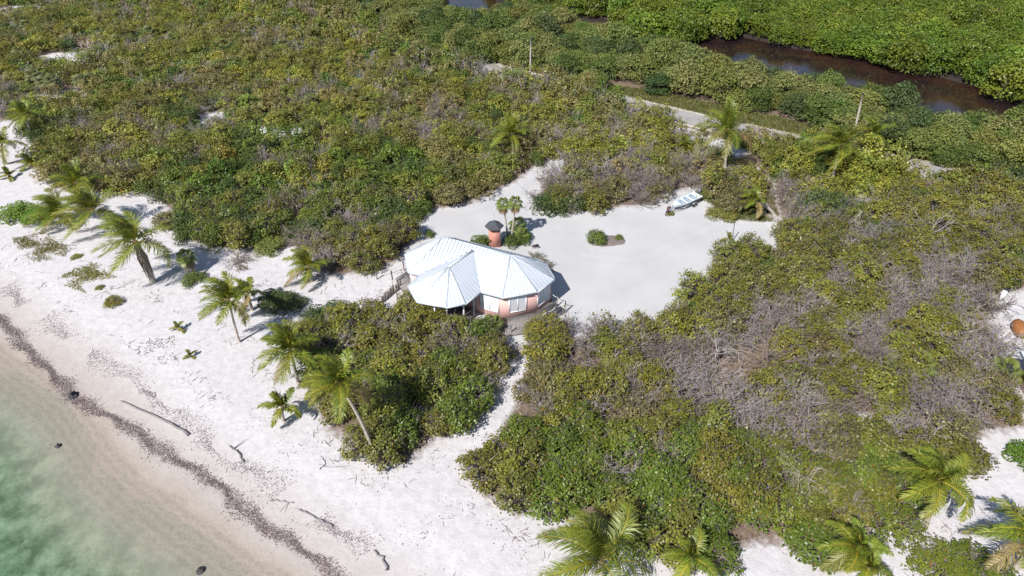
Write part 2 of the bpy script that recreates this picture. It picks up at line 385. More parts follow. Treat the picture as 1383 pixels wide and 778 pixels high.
def strip(line, hw, z, m, name):
    L = []; Rr = []
    for i, p in enumerate(line):
        t = line[min(i+1, len(line)-1)]-line[max(i-1, 0)]; t /= np.linalg.norm(t); nrm = np.array([-t[1], t[0]])
        L.append([*(p+nrm*hw), z]); Rr.append([*(p-nrm*hw), z])
    V = L+Rr; k = len(L); mb = MB().add(V, [[i+k, i+1+k, i+1, i] for i in range(k-1)])
    return structure(name, mb, m)
strip(roadline, 3.1, .13, M['line'], 'road_verge'); strip(roadline, 2.3, .136, M['asphalt'], 'road')

# ------------------------------------------------------------------ the pink beach house
EV = 3.1
E0, E1, E2 = G(571, 330, EV), G(545.8, 344, EV), G(550.8, 367.6, EV)
r1, r2, r3, r4 = G(677.4, 402.2, EV), G(726.1, 394.8, EV), G(749.8, 377.1, EV), G(737.6, 355.3, EV)
AP = 5.45
La, Ra = G(599, 320.4, AP), G(689.2, 344.6, AP)
ax = (Ra-La)/np.linalg.norm(Ra-La); nb = np.array([-ax[1], ax[0], 0])       # towards the back
r5 = Ra + ax*1.2 + nb*3.7; r5[2] = EV; Eb = La - ax*.6 + nb*3.5; Eb[2] = EV
main = [E2, r1, r2, r3, r4, r5, Eb, E0, E1]
def planehit(px, py, a, b, c):
    nrm = np.cross(b-a, c-a); o = np.array([0, 0, CH]); d = G(px, py)-o; return o + d*(nrm @ (a-o))/(nrm @ d)
Pj = planehit(638.9, 338.7, E2, r1, Ra); Pz = Pj[2]
Pa = G(606.4, 360.8, Pz)
p1, p1b, p2, p3, pv = G(550.3, 387.5, EV), G(563, 408, EV), G(602, 415.5, EV), G(628.6, 411.1, EV), G(649.3, 394.8, EV)
tt = ((pv-E2) @ (r1-E2))/((r1-E2) @ (r1-E2)); pvm = E2+(r1-E2)*tt
vl = E2 + (r1-E2)*.12
HO = np.array([(Ra[0]+La[0])/2, (Ra[1]+La[1])/2 - 1, 0.0])
house = thing('beach_house', 'pink beach house with white metal hipped roof and wooden deck in the sandy clearing', 'house', HO)
loc = lambda p: np.asarray(p, float)-HO
def roof_faces(mb, faces, ribdir=None):
    for f in faces:
        f = [loc(p) for p in f]; a, b = f[0], f[1]            # first edge is the eave
        mb.poly(f); mb.poly([p-[0, 0, .09] for p in f[::-1]])
        nrm = np.cross(f[1]-f[0], f[2]-f[1]); nrm /= np.linalg.norm(nrm)
        if nrm[2] < 0: nrm = -nrm
        e = (b-a); L = np.linalg.norm(e); e /= L; up = np.cross(nrm, e); up /= np.linalg.norm(up)
        if up[2] < 0: up = -up
        poly2 = [((p-a) @ e, (p-a) @ up) for p in f]
        x0 = min(q[0] for q in poly2); x1 = max(q[0] for q in poly2); s = x0+.2
        while s < x1-.05:                                       # standing seams
            ys = []
            for i in range(len(poly2)):
                (xa, ya), (xb, yb) = poly2[i], poly2[(i+1) % len(poly2)]
                if (xa-s)*(xb-s) < 0: ys.append(ya+(yb-ya)*(s-xa)/(xb-xa))
            if len(ys) >= 2 and max(ys)-min(ys) > .15:
                P0 = a+e*s+up*min(ys)+nrm*.012; P1 = a+e*s+up*max(ys)+nrm*.012; mb.beam(P0, P1, .035, .03)
            s += .42
        mb.beam(a-[0, 0, .07], b-[0, 0, .07], .05, .2)
mb = MB()
roof_faces(mb, [[E2, r1, Ra, La], [r1, r2, Ra], [r2, r3, Ra], [r3, r4, Ra], [r4, r5, Ra], [r5, Eb, La, Ra], [Eb, E0, La], [E0, E1, La], [E1, E2, La]])
for q in (r1, r2, r3, r4, r5): mb.beam(loc(q)+[0, 0, .03], loc(Ra)+[0, 0, .02], .13, .04)
for q in (E2, E1, E0, Eb): mb.beam(loc(q)+[0, 0, .03], loc(La)+[0, 0, .02], .13, .04)
mb.beam(loc(La)+[0, 0, .03], loc(Ra)+[0, 0, .03], .2, .07)
main_roof = mb.build('roof', M['roof'], house)
mb = MB(); dz = np.array([0, 0, .02])
roof_faces(mb, [[p1+dz, p1b+dz, Pa+dz], [p1b+dz, p2+dz, Pa+dz], [p2+dz, p3+dz, Pa+dz], [p3+dz, pv+dz, Pj+dz, Pa+dz], [vl+dz, p1+dz, Pa+dz, Pj+dz]])
for q in (p1, p1b, p2, p3): mb.beam(loc(q)+[0, 0, .05], loc(Pa)+[0, 0, .04], .13, .04)
mb.beam(loc(Pa)+[0, 0, .05], loc(Pj)+[0, 0, .05], .2, .07)
mb.build('porch_roof', M['roof'], house)
def offset_poly(pts, d):
    n = len(pts); out = []
    for i in range(n):
        a, b, c = (np.asarray(pts[j % n][:2]) for j in (i-1, i, i+1))
        u = (b-a)/np.linalg.norm(b-a); v = (c-b)/np.linalg.norm(c-b); nu = np.array([-u[1], u[0]]); nv = np.array([-v[1], v[0]])
        k = (nu+nv); k /= (k @ nu); out.append(b+k*d)
    return out
wallp = offset_poly([loc(p) for p in main], .36)
FL = .3
mb = MB(); mb.prism(wallp, FL-.6, EV-.02); wall = mb.build('wall', M['wall'], house)
def window(a, b, f0, f1, z0, z1, parent, shade=2):
    a = np.asarray(a); b = np.asarray(b); e = (b-a); L = np.linalg.norm(e); e = e/L; nn = np.array([e[1], -e[0]]); rz = math.atan2(e[1], e[0])
    P = lambda s, o: a+e*s+nn*o
    s0, s1 = L*f0, L*f1; c = P((s0+s1)/2, .03); wdt = s1-s0
    mb = MB()
    for s in (s0, s1): q = P(s, .03); mb.box(q[0], q[1], (z0+z1)/2, .1, .11, z1-z0+.1, rz)
    for z in (z0, z1): mb.box(c[0], c[1], z, wdt-.1, .108, .1, rz)
    mb.box(c[0], c[1], (z0+z1)/2, .08, .1, z1-z0-.1, rz)
    fr = mb.build('window', M['white'], parent)
    lo = MB(); k = int((z1-z0-.1)/.09)
    for j in range(k):
        z = z0+.09+j*.09
        for sg in (-1, 1):
            cc = c+e*sg*wdt/4; u = np.array([nn[0], nn[1], 0]); h = np.array([0, 0, 1.]); ee = np.array([e[0], e[1], 0])
            A = np.array([cc[0], cc[1], z]); hw = wdt/4-.045
            V = [A-ee*hw+u*.02-h*.04, A+ee*hw+u*.02-h*.04, A+ee*hw-u*.012+h*.04, A-ee*hw-u*.012+h*.04]
            V += [v+u*.012 for v in V]
            lo.add(V, [[0, 1, 2, 3], [7, 6, 5, 4], [0, 4, 5, 1], [2, 6, 7, 3]])
    lo.build('shutter', M['white'], fr)
Wn = wallp
nW = len(Wn)
# front wall right bay, front-right, right, plus hidden sides
window(Wn[0], Wn[1], .775, .965, FL+.5, EV-.32, house)
window(Wn[1], Wn[2], .22, .72, FL+.5, EV-.32, house)
window(Wn[2], Wn[3], .14, .86, FL+.5, EV-.32, house)
window(Wn[3], Wn[4], .2, .8, FL+.5, EV-.32, house)
window(Wn[5], Wn[6], .2, .35, FL+.5, EV-.32, house); window(Wn[5], Wn[6], .6, .8, FL+.5, EV-.32, house)
window(Wn[8], Wn[0], .25, .75, FL+.5, EV-.32, house)
mb = MB(); e = Wn[1]-Wn[0]; c = Wn[0]+e*.5; rz = math.atan2(e[1], e[0]); nn = np.array([e[1], -e[0]])/np.linalg.norm(e)
mb.box(c[0]+nn[0]*.02, c[1]+nn[1]*.02, FL+1.05, 1.6, .06, 2.1, rz); mb.build('door', M['dark'], house)
porchp = [loc(p)[:2] for p in (p1, p1b, p2, p3, pv)]
ctr = loc(Pa)[:2]
inner = [ctr+(q-ctr)*.86 for q in porchp]
MB().prism(inner+[Wn[0]+(Wn[1]-Wn[0])*.66-nn*.0+nn*.01, Wn[0]+nn*.01], FL-.42, FL-.01).build('porch_floor', M['deck'], house)
pts = []
for i in range(len(inner)-1):
    pts.append(inner[i])
    pts.append((inner[i]+inner[i+1])/2) if np.linalg.norm(inner[i+1]-inner[i]) > 2.6 else None
pts.append(inner[-1]-(inner[-1]-inner[-2])*.25)
for q in pts:
    MB().box(q[0], q[1], (FL+EV)/2-.05, .13, .13, EV-FL-.06).build('porch_post', M['white'], house)
mb = MB()
for i in range(len(inner)-1):
    a, b = inner[i], inner[i+1]; d = (b-a)/np.linalg.norm(b-a)*.09
    mb.beam([*(a+d), FL+.95], [*(b-d), FL+.95], .07, .09)
    k = int(np.linalg.norm(b-a)/.35)
    for j in range(1, k):
        q = a+(b-a)*j/k; mb.box(q[0], q[1], FL+.45, .05, .04, .88, math.atan2(d[1], d[0]))
mb.build('porch_railing', M['weathered'], house)
# deck round the right end
dk = [loc(G(px, py, FL-.06))[:2] for px, py in [(655, 432), (660, 452), (692, 451.5), (720, 447.5), (722, 437.5), (752, 426), (765, 419.5), (752, 410), (742, 400)]]
deckpoly = dk + [Wn[3]-np.array([.0, -.05]), Wn[2]-np.array([0, .015]), Wn[1]-np.array([0, .015])]
deck = MB().prism(deckpoly[::-1] if False else deckpoly, FL-.28, FL-.06).build('deck', M['deck'], house)
mb = MB()
for q in dk: MB().box(q[0]*.985+.0, q[1]-.0+.1, FL/2-.2, .14, .14, FL+.1).build('deck_footing', M['weathered'], house)
railp = []
for px, py, h in [(690, 449, 1.0), (721, 446, 1.0), (721.5, 438, 1.0), (738, 431, 1.05), (750, 425, 1.15), (763, 419, 1.25), (752, 410.5, 1.0)]:
    q = loc(G(px, py, FL-.06)); railp.append((q, h)); MB().tube([q-[0, 0, .3], q+[0, 0, h]], .07, 6).build('railing_post', M['weathered'], house)
for (a, h), (b, k) in zip(railp[1:], railp[2:]):
    t = np.linspace(0, 1, 9)[:, None]; P = (a+[0, 0, h-.1])*(1-t)+(b+[0, 0, k-.1])*t - np.array([0, 0, .9])*(t*(1-t))
    MB().tube(P, .035, 5).build('rope', M['rope'], house)
a = loc(np.array([*(Wn[3]+HO[:2]), 1.5])); b = railp[-1][0]+[0, 0, .9]; t = np.linspace(0, 1, 9)[:, None]
MB().tube(a*(1-t)+b*t-np.array([0, 0, .8])*(t*(1-t)), .035, 5).build('rope', M['rope'], house)

# boardwalk and paling fence at the left of the house
bw = [G(px, py, .45) for px, py in [(534, 376), (550, 366), (562, 371), (562, 392), (548, 396), (538, 385)]]
bc = np.mean(bw, 0)*[1, 1, 0]
walk = thing('boardwalk', 'grey weathered wooden boardwalk landing at the left end of the pink house', 'boardwalk', bc)
MB().prism([p[:2]-bc[:2] for p in bw][::-1], .3, .45).build('boards', M['deck'], walk)
MB().prism([(p[:2]-bc[:2])*.9 for p in bw][::-1], -.1, .29).build('base', M['weathered'], walk)
fp = [G(px, py, 0) for px, py in [(517, 409), (520.5, 406), (524, 402.5), (527.5, 399.5), (531, 397), (534.5, 395), (538, 392.5), (541, 390.5)]]
fc = fp[3]
fence = thing('paling_fence', 'short stepped fence of grey weathered boards left of the house', 'fence', fc)
for i, q in enumerate(fp):
    dirn = math.atan2((fp[-1]-fp[0])[1], (fp[-1]-fp[0])[0]); h = .85+.1*math.sin(i*2.1)+.04*i
    MB().box(*(q-fc)[:2], h/2-.1, .36, .06, h+.2, dirn).build('board', M['weathered'], fence)
mb = MB(); mb.beam(fp[0]-fc+[0, 0, .4]-[.05, -.05, 0], fp[-1]-fc+[0, 0, .5]-[.05, -.05, 0], .04, .09); mb.build('rail', M['weathered'], fence)
for px, py, h, lab in [(531, 388, 2.2, 'tall grey wooden post holding a rope beside the paling fence'), (536.5, 404, 1.3, 'grey wooden post with rope end in front of the house porch'),
                  (545.5, 366, 1.4, 'grey wooden post at the left roof corner of the pink house'), (509, 377, 1.0, 'leaning grey post at the sandy path edge left of the house')]:
    q = G(px, py); o = thing('wooden_post', lab, 'post', q, 0, 'rope posts by the house')
    MB().tube([[0, 0, -.2], [.03, 0, h*.5], [0, 0, h]], [.09, .085, .08], 6).build('post', M['weathered'], o)
A = G(531, 388)+[0, 0, 1.0]; B = G(536.5, 404)+[0, 0, 1.25]; C2 = loc(p1)+HO-[0, 0, 2]
def ropeobj(a, b, sag, lab):
    t = np.linspace(0, 1, 10)[:, None]; P = a*(1-t)+b*t-np.array([0, 0, sag])*(4*t*(1-t)); tag(MB().tube(P-a, .035, 5).build('rope', M['rope'], None, a), lab, 'rope')
ropeobj(A, B, .1, 'pale rope sagging from the tall post in front of the boardwalk')
A = G(509, 377)+[0, 0, .9]; B = G(545.5, 366)+[0, 0, 1.3]
ropeobj(A, B, .2, 'thin rope strung between posts along the back of the sandy path')

# pump hut with a dark hipped roof
hc = G(668, 331); hut = thing('pump_hut', 'narrow pink hut with dark shingled hip roof behind the white roof', 'hut', hc, R(4))
hx = [[-.68, -.62], [.68, -.62], [.68, .62], [-.68, .62]]
MB().prism(hx, -.2, 2.75).build('wall', M['hutwall'], hut)
mb = MB(); rr = [np.array([1.12*math.cos(k*PI/3), 1.12*math.sin(k*PI/3), 2.7]) for k in range(6)]; top = np.array([0, 0, 3.45])
for k in range(6):
    a, b = rr[k], rr[(k+1) % 6]; mb.poly([a, b, top]); mb.poly([b-[0, 0, .1], a-[0, 0, .1], [0, 0, 2.62]]); mb.add([a-[0, 0, .1], b-[0, 0, .1], b, a], [[0, 1, 2, 3]])
mb.build('roof', M['shingle'], hut)
MB().box(.69, 0, 1.0, .05, .7, 2.0, 0).build('door', M['weathered'], hut)
MB().tube([[0, 0, 3.4], [0, 0, 4.3]], .015, 4).build('antenna', M['steel'], hut)
hp = G(723, 333.5); ht = thing('ground_hatch', 'dark square access hatch flat on the sand right of the hut', 'hatch', hp, R(20))
MB().box(0, 0, .04, .95, .75, .1).build('frame', M['weathered'], ht); MB().box(0, 0, .095, .62, .46, .03).build('lid', M['dark'], ht)

# ------------------------------------------------------------------ boat on its trailer
bow, stA, stB = G(908, 278.5, 1.0), G(936, 259.5, 1.0), G(950, 264.5, 1.0)
stc = (stA+stB)/2; bd = (bow-stc); BL = np.linalg.norm(bd[:2]); brz = math.atan2(bd[1], bd[0]); BWd = min(np.linalg.norm(stB-stA), 2.0)
bo = np.array([*((bow+stc)/2)[:2], 0.0])
boat = thing('skiff', 'white open skiff with blue bench seats sitting on a trailer', 'boat', bo, brz)
def hull_sections(k=14, inset=0.0, dep=0.0):
    S_ = []
    for i in range(k):
        t = i/(k-1); x = -BL/2+BL*t
        hw = BWd/2*(1-max(0, (t-.45)/.55)**2.2*.93)-inset; hw = max(hw, .03)
        zt_ = 1.0+.22*t**2.5; zb = .5+.32*max(0, (t-.6)/.4)**2+dep
        S_.append([(x, -hw, zt_), (x, -hw*.82, (zt_+zb)/2-.06), (x, -hw*.45, zb+.03), (x, 0, zb-.02), (x, hw*.45, zb+.03), (x, hw*.82, (zt_+zb)/2-.06), (x, hw, zt_)])
    return np.array(S_)
So = hull_sections(); Si = hull_sections(14, .09, .07); k = 14; m7 = 7
mb = MB(); F = [[i*m7+j, i*m7+j+1, (i+1)*m7+j+1, (i+1)*m7+j] for i in range(k-1) for j in range(m7-1)]
mb.add(So.reshape(-1, 3), F); mb.add(Si.reshape(-1, 3), [f[::-1] for f in F])
for side in (0, 6):
    V = np.concatenate([So[:, side], Si[:, side]]); mb.add(V, [[i, i+1, k+i+1, k+i] for i in range(k-1)])
mb.poly(So[0]); mb.poly(Si[0][::-1]+[.02, 0, 0]); mb.add(np.concatenate([So[0, [0, 6]], Si[0, [6, 0]]]), [[0, 1, 2, 3]])
mb.build('hull', M['boathull'], boat)
V = [So[i, j] for i in range(10, 14) for j in (0, 6)]
MB().add(np.array(V)+[0, 0, .012], [[0, 1, 3, 2], [2, 3, 5, 4], [4, 5, 7, 6]]).build('foredeck', M['boathull'], boat)
for t in (.2, .42, .62):
    hw = BWd/2*(1-max(0, (t-.45)/.55)**2.2*.93)-.1; MB().box(-BL/2+BL*t, 0, .92, .42, hw*2, .06).build('seat', M['boatseat'], boat)
ob = MB().box(-BL/2-.18, 0, 1.35, .34, .36, .5).box(-BL/2-.14, 0, .75, .16, .12, .8).build('outboard_motor', M['motor'], boat)
MB().box(-BL/2-.18, 0, 1.62, .28, .3, .06).build('cowling', M['steel'], ob)
trl = thing('boat_trailer', 'galvanised boat trailer under the white skiff with dark winch post', 'trailer', bo, brz)
mb = MB()
for s in (-1, 1): mb.beam([-BL/2+.3, s*.6, .42], [BL*.2, s*.55, .42], .08, .09); mb.beam([BL*.2, s*.55, .42], [BL/2+.4, 0, .42], .08, .09)
mb.beam([BL/2+.4, 0, .42], [BL/2+1.3, 0, .38], .09, .1)
for x in (-BL*.3, 0, BL*.2): mb.beam([x, -.56, .42], [x, .56, .42], .07, .07)
mb.build('frame', M['steel'], trl)
for s in (-1, 1):
    wh = MB().tube([[-BL*.18, s*.84-.1, .28], [-BL*.18, s*.84+.1, .28]], .28, 8).build('wheel', M['rubber'], trl)
    MB().tube([[-BL*.18, s*.84-.11, .28], [-BL*.18, s*.84+.11, .28]], .14, 8).build('rim', M['steel'], wh)
    MB().box(-BL*.18, s*.84, .62, .75, .26, .05).build('mudguard', M['steel'], trl)
MB().box(BL/2+.75, 0, .7, .16, .3, .6).box(BL/2+.6, 0, 1.0, .4, .34, .22).build('winch_post', M['winch'], trl)
MB().tube([[BL/2+1.15, .05, 0], [BL/2+1.15, .05, .7]], .05, 6).build('jockey_leg', M['winch'], trl)

# ------------------------------------------------------------------ the neighbour's yard at the right edge
nh = G(1378, 474, 3.0); nh0 = np.array([nh[0], nh[1], 0])
nbr = thing('neighbour_house', 'white and blue metal roof corner of a neighbouring house at the right edge', 'house', nh0, R(-12))
mb = MB(); Wd, Dp = 11., 8.; c4 = [np.array(p, float) for p in [(0, -Dp, 3), (Wd, -Dp, 3), (Wd, 0, 3), (0, 0, 3)]]; ra = np.array([3.5, -Dp/2, 5.]); rb = np.array([Wd-3.5, -Dp/2, 5.])
for f in ([c4[0], c4[1], rb, ra], [c4[1], c4[2], rb], [c4[2], c4[3], ra, rb], [c4[3], c4[0], ra]):
    mb.poly(f); mb.poly([p-[0, 0, .1] for p in f[::-1]])
for a, b in zip(c4, c4[1:]+c4[:1]): mb.beam(a-[0, 0, .08], b-[0, 0, .08], .06, .2)
mb.build('roof', M['roof'], nbr)
MB().prism([(.7, -Dp+.7), (Wd-.7, -Dp+.7), (Wd-.7, -.7), (.7, -.7)], -.2, 2.95).build('wall', M['wall'], nbr)
q = G(1374, 450); th = thing('orange_buoy', 'large weathered orange rounded float lying on the sand by the neighbouring roof', 'buoy', q, R(75))
mb = MB(); xs = np.linspace(-1, 1, 13); mb.tube([[x*1.25, 0, .62] for x in xs], .05+.66*np.sqrt(np.clip(1-xs**2*.985, 0, 1)), 8); mb.build('float', M['orange'], th, smooth=True)
MB().tube([[1.2, 0, .62], [1.42, 0, .66]], .09, 6).build('eye', M['steel'], th)
q = G(1351, 405); th = thing('white_marker_post', 'short white post with dark cap standing by the sandy yard', 'post', q)
MB().box(0, 0, .55, .4, .35, 1.3).build('post', M['white'], th); MB().box(.28, .05, 1.25, .3, .3, .3).build('cap', M['dark'], th)

# ------------------------------------------------------------------ poles and dead trees
def pole(name, label, cat, base, top, r0, r1_, m, parts=None, group=None):
    b = G(*base); hz = zon(*top, b[1]); T = G(*top, hz); o = thing(name, label, cat, b, 0, group)
    MB().tube([[0, 0, -.3], *[(T-b)*t for t in (.35, .7, 1)]], [r0, r0*.95, (r0+r1_)/2, r1_], 8).build('pole' if 'pole' in name else 'trunk', m, o)
    return o, T-b
o, T = pole('utility_pole', 'plain wooden utility pole standing beside the road near the lagoon trees', 'pole', (716, 106), (717, 50), .16, .13, M['deadwood'])
o, T = pole('utility_pole', 'leaning bare wooden utility pole rising behind the wind blown palm', 'pole', (1150, 195), (1166, 125), .17, .13, M['deadwood'])
o, T = pole('utility_pole', 'thin pale pole leaning in the scrub at the top edge of the view', 'pole', (335, 22), (345, -8), .14, .1, M['deadwood'])
o, T = pole('wooden_pole', 'thin dark stick standing in the sand by the clearing edge', 'pole', (989, 325), (992, 300), .06, .05, M['drift'])

rng = np.random.default_rng(7)
def limbs(mb, p, d, L, r, depth, rng, c, spread=.6, grav=.0, kids=(2, 4), segs=4, tips=None, sides=3):
    P = [np.array(p, float)]; d = d/np.linalg.norm(d)
    for i in range(segs):
        d = d + rng.normal(0, .16, 3) + [0, 0, grav]; d /= np.linalg.norm(d); P.append(P[-1]+d*L/segs)
    mb.tube(P, np.linspace(r, r*.55, segs+1), sides, c*(1+rng.normal(0, .12)), False)
    if tips is not None: tips.append((P[-1], d))
    if depth <= 0: return
    for k in range(rng.integers(*kids)+1):
        t = rng.integers(1, segs+1); nd = d + rng.normal(0, spread, 3); nd[2] = nd[2]*.7+.1
        limbs(mb, P[t], nd, L*rng.uniform(.5, .75), r*.55, depth-1, rng, c, spread, grav, kids, max(2, segs-1), tips, sides)
def dead_tree(label, px, py, h, seed, name='dead_tree', lean=(0, 0), col=(.36, .325, .31)):
    r = np.random.default_rng(seed); b = G(px, py); o = thing(name, label, 'dead tree', b)
    tr = MB(); limbs(tr, [0, 0, -.2], np.array([lean[0], lean[1], 1.]), h*.6, .09, 0, r, np.array(col), sides=5); tr.build('trunk', M['twig'], o)
    top = np.array([lean[0], lean[1], 1.]); top = top/np.linalg.norm(top)*h*.42
    br = MB()
    for k in range(4): limbs(br, top*(.75+.1*k), np.array([r.normal(0, .8), r.normal(0, .6), .7]), h*.45, .045, 3, r, np.array(col), .6, sides=3)
    br.build('branches', M['twig'], o)
dead_tree('bleached bare dead tree with forked top between the road and the lagoon', 1053, 130, 5.2, 3)
dead_tree('small pale dead tree leaning among the trees right of the leaning pole', 1112, 138, 3.6, 5, lean=(.25, 0))
dead_tree('pale dead snag leaning right near the right end of the lagoon', 1338, 195, 3.6, 8, lean=(.5, 0))
dead_tree('white forked dead tree beside the utility pole', 757, 85, 4.2, 12)
dead_tree('bare white branches of a dead tree right of the utility pole', 902, 105, 4.5, 13, lean=(-.3, 0))
dead_tree('bleached dead tree rising from the grey thicket at the right middle', 1248, 335, 4.2, 21)
dead_tree('pale bare dead tree in the scrub beside the top of the driveway', 720, 150, 3.6, 22)
dead_tree('twisted bleached dead tree in the bare scrub behind the clearing', 815, 245, 3.6, 23)
dead_tree('large bleached dead tree collapsed in the thicket right of the beach path', 1075, 560, 4.5, 24, lean=(.1, .5))
dead_tree('bare dead tree in the brown hollow of the right thicket', 965, 495, 4.2, 25)
dead_tree('tall thin bare dead stem in the lower right thicket', 1068, 660, 4.2, 26, lean=(.05, -.1), col=(.5, .42, .36))
dead_tree('pale bare dead tree behind the beach thicket beside the house porch', 560, 470, 3.3, 27)

# ------------------------------------------------------------------ palms
GREEN = np.array([.150, .205, .025]); YEL = np.array([.48, .35, .04]); DRY = np.array([.30, .20, .09])
def frond(rng, az, el, L, wind, dry, n=12, nl=60, wl=.085):
    d = np.array([math.cos(az)*math.cos(el), math.sin(az)*math.cos(el), math.sin(el)]); P = [np.zeros(3)]
    for i in range(n):
        t = (i+1)/n; d = d + np.array([0, 0, -.155])*(.35+t*.9) + np.array([-wind*.24, wind*.03, .02*wind])*t + rng.normal(0, .015, 3); d /= np.linalg.norm(d); P.append(P[-1]+d*L/n)
    P = np.array(P); mb = MB(); yel = YEL*rng.uniform(.7, 1.1)
    rc = yel if not dry else DRY
    mb.tube(P, np.linspace(.05, .012, n+1), 4, rc*np.ones(3), False)
    base = GREEN*(1+rng.normal(0, .12)); base = base*(1-dry)+DRY*dry
    tone = rng.uniform(0, .4)*(1-dry); base = base*(1-tone)+np.array([.30, .27, .03])*tone
    T = np.gradient(P, axis=0); T /= np.linalg.norm(T, axis=1)[:, None]
    ts = np.linspace(.10, .985, nl); idx = ts*n; i0 = np.clip(idx.astype(int), 0, n-1); fr = (idx-i0)[:, None]
    pos = P[i0]*(1-fr)+P[i0+1]*fr; tg = T[i0]*(1-fr)+T[i0+1]*fr; tg /= np.linalg.norm(tg, axis=1)[:, None]
    up = np.array([0, 0, 1.]) - tg*(tg[:, 2:3]); up /= np.linalg.norm(up, axis=1)[:, None]+1e-6
    sd = np.cross(tg, up); lf = L*.29*np.sin(np.clip(ts*.92+.12, 0, 1)*PI)**.55*np.where(ts > .85, 1-(ts-.85)*2.6, 1)
    ph = np.interp(ts, [0, 1], [.45, 1.15])[:, None]
    for s in (-1, 1):
        j = rng.normal(0, .15, (nl, 3)); lf = lf*rng.uniform(.82, 1.08, nl)
        dv = sd*s*np.cos(ph)+tg*np.sin(ph)+up*(.22)+j; dv /= np.linalg.norm(dv, axis=1)[:, None]
        d2 = dv + np.array([-wind*.5, .08*wind, -.55 - .3*dry]); d2 /= np.linalg.norm(d2, axis=1)[:, None]
        L1 = (lf*.5)[:, None]; mid = pos+dv*L1; tip = mid+d2*L1; wv = np.cross(dv, up); wv /= np.linalg.norm(wv, axis=1)[:, None]+1e-6
        wv = wv*wl/2; wv2 = tg*wl/2
        V = np.stack([pos-wv2*.7, pos+wv2*.7, mid+wv2, mid-wv2, tip+wv2*.25, tip-wv2*.25], 1).reshape(-1, 3)
        q = np.arange(nl)[:, None]*6; Fq = np.concatenate([q+[0, 1, 2, 3], q+[3, 2, 4, 5]])
        cc = base*(1+rng.normal(0, .14, (nl, 1))); cc = np.repeat(np.clip(cc, .01, .9), 6, 0)
        mb.add(V, Fq, cc)
    return mb
def palm(label, base, crown, L, nf, wind, seed, up=.5, dryf=1, thick=1.0, skirt=False, h=None, group='coconut palms', cat='palm tree', nuts=0, nl=60):
    r = np.random.default_rng(seed); b = G(*base); b[2] = z1(b[0], b[1])
    if h is None: h = max(zon(*crown, b[1]), .25)
    T = G(*crown, h)-b; T[2] = h-b[2]
    o = thing('coconut_palm', label, cat, b, 0, group)
    t = np.linspace(0, 1, 9)[:, None]; mid = np.array([T[0]*.22, T[1]*.22, T[2]*.5])
    P = 2*t*(1-t)*mid + t*t*T; P[0, 2] -= .15
    rad = np.linspace(.21, .115, 9)*thick; rad[0] *= 1.35
    MB().tube(P, rad, 8, None).build('trunk', M['trunk'], o, smooth=True)
    MB().tube([T-[0, 0, .25], T+[0, 0, .02], T+[0, 0, .3]], [.13*thick, .2*thick, .06], 6).build('crown_base', M['husk'], o)
    for i in range(nf):
        u = i/(nf-1); az = i*2.39996+r.uniform(-.25, .25)
        el = R(84)*(1-u)+R(-18)*u*1.0 + r.uniform(-.1, .1) + up*.12
        el = min(el, R(86)); ll = L*(1-.18*(1-u))*r.uniform(.88, 1.08)
        dry = 0 if i < nf-dryf else r.choice([.35, .8])
        frond(r, az, el, ll, wind, dry, nl=nl).build('frond', M['palmleaf'], o, T)
    if skirt:
        for i in range(13):
            az = r.uniform(0, 2*PI); mb = MB(); tt = r.uniform(.05, .35); p0 = T*(1-tt*.2)
            P2 = [p0 + np.array([math.cos(az), math.sin(az), 0])*.18, p0+np.array([math.cos(az)*.42+.25*tt, math.sin(az)*.42, -T[2]*.35]), p0*.25*0+np.array([p0[0]*.35+math.cos(az)*.3, p0[1]*.35+math.sin(az)*.3, max(T[2]*r.uniform(.08, .4), .1)])]
            for k in range(5):
                q = np.array(P2)+r.normal(0, .07, (3, 3)); mb.tube(q, [.05, .07, .02], 3, np.array([.42, .35, .29])*r.uniform(.7, 1.25), False)
            mb.build('dead_frond', M['palmleaf'], o)
    for i in range(nuts):
        az = i*2.1; c = T+np.array([math.cos(az)*.26, math.sin(az)*.26, -.22]); mb = MB(); zz = np.linspace(-1, 1, 6)
        mb.tube([c+[0, 0, z*.15] for z in zz], .13*np.sqrt(np.clip(1-zz**2*.97, 0, 1)), 6); mb.build('coconut', M['husk'], o, smooth=True)
    return o
palm('big coconut palm with shaggy skirted trunk leaning over the left beach', (207, 381), (182, 326), 5.4, 17, 1.0, 1, thick=1.5, skirt=True, dryf=2)
palm('slim coconut palm on open sand left of the house path', (323, 462), (309, 405), 3.7, 15, .8, 2, dryf=2, thick=.7)
palm('coconut palm with broad crown at the left corner of the beach thicket', (403, 518), (392, 472), 4.0, 16, .6, 3, dryf=2, thick=.9, nuts=3)
palm('young short coconut palm on the sand below the beach thicket palms', (383, 569), (381, 549), 2.3, 8, .5, 4, up=1.5, dryf=0, thick=.75)
palm('coconut palm with long curved bare trunk leaning left out of the beach thicket', (507, 617), (457, 517), 3.6, 14, .5, 5, dryf=3, thick=.85, nuts=3)
palm('short coconut palm with upright fronds at the left end of the sandy house path', (421, 380), (416, 361), 3.6, 13, .7, 6, up=1, dryf=1, thick=1.0)
palm('large coconut palm with yellow ribs at the bottom middle edge', (812, 782), (810, 756), 5.6, 15, .9, 7, up=3, dryf=1, thick=1.2, nuts=3)
palm('small upright coconut palm at the bottom edge of the right thicket', (935, 775), (933, 752), 2.9, 9, .6, 8, up=1.6, dryf=0, thick=.8)
palm('coconut palm with pale trunk between the right thicket and the shadowed sand', (1249, 709), (1265, 648), 3.9, 17, 1.2, 9, up=1, dryf=0, thick=1.0, nuts=3)
palm('coconut palm crown at the lower edge right of the thicket', (1152, 770), (1157, 740), 2.9, 13, .5, 10, up=1, dryf=1, thick=.9)
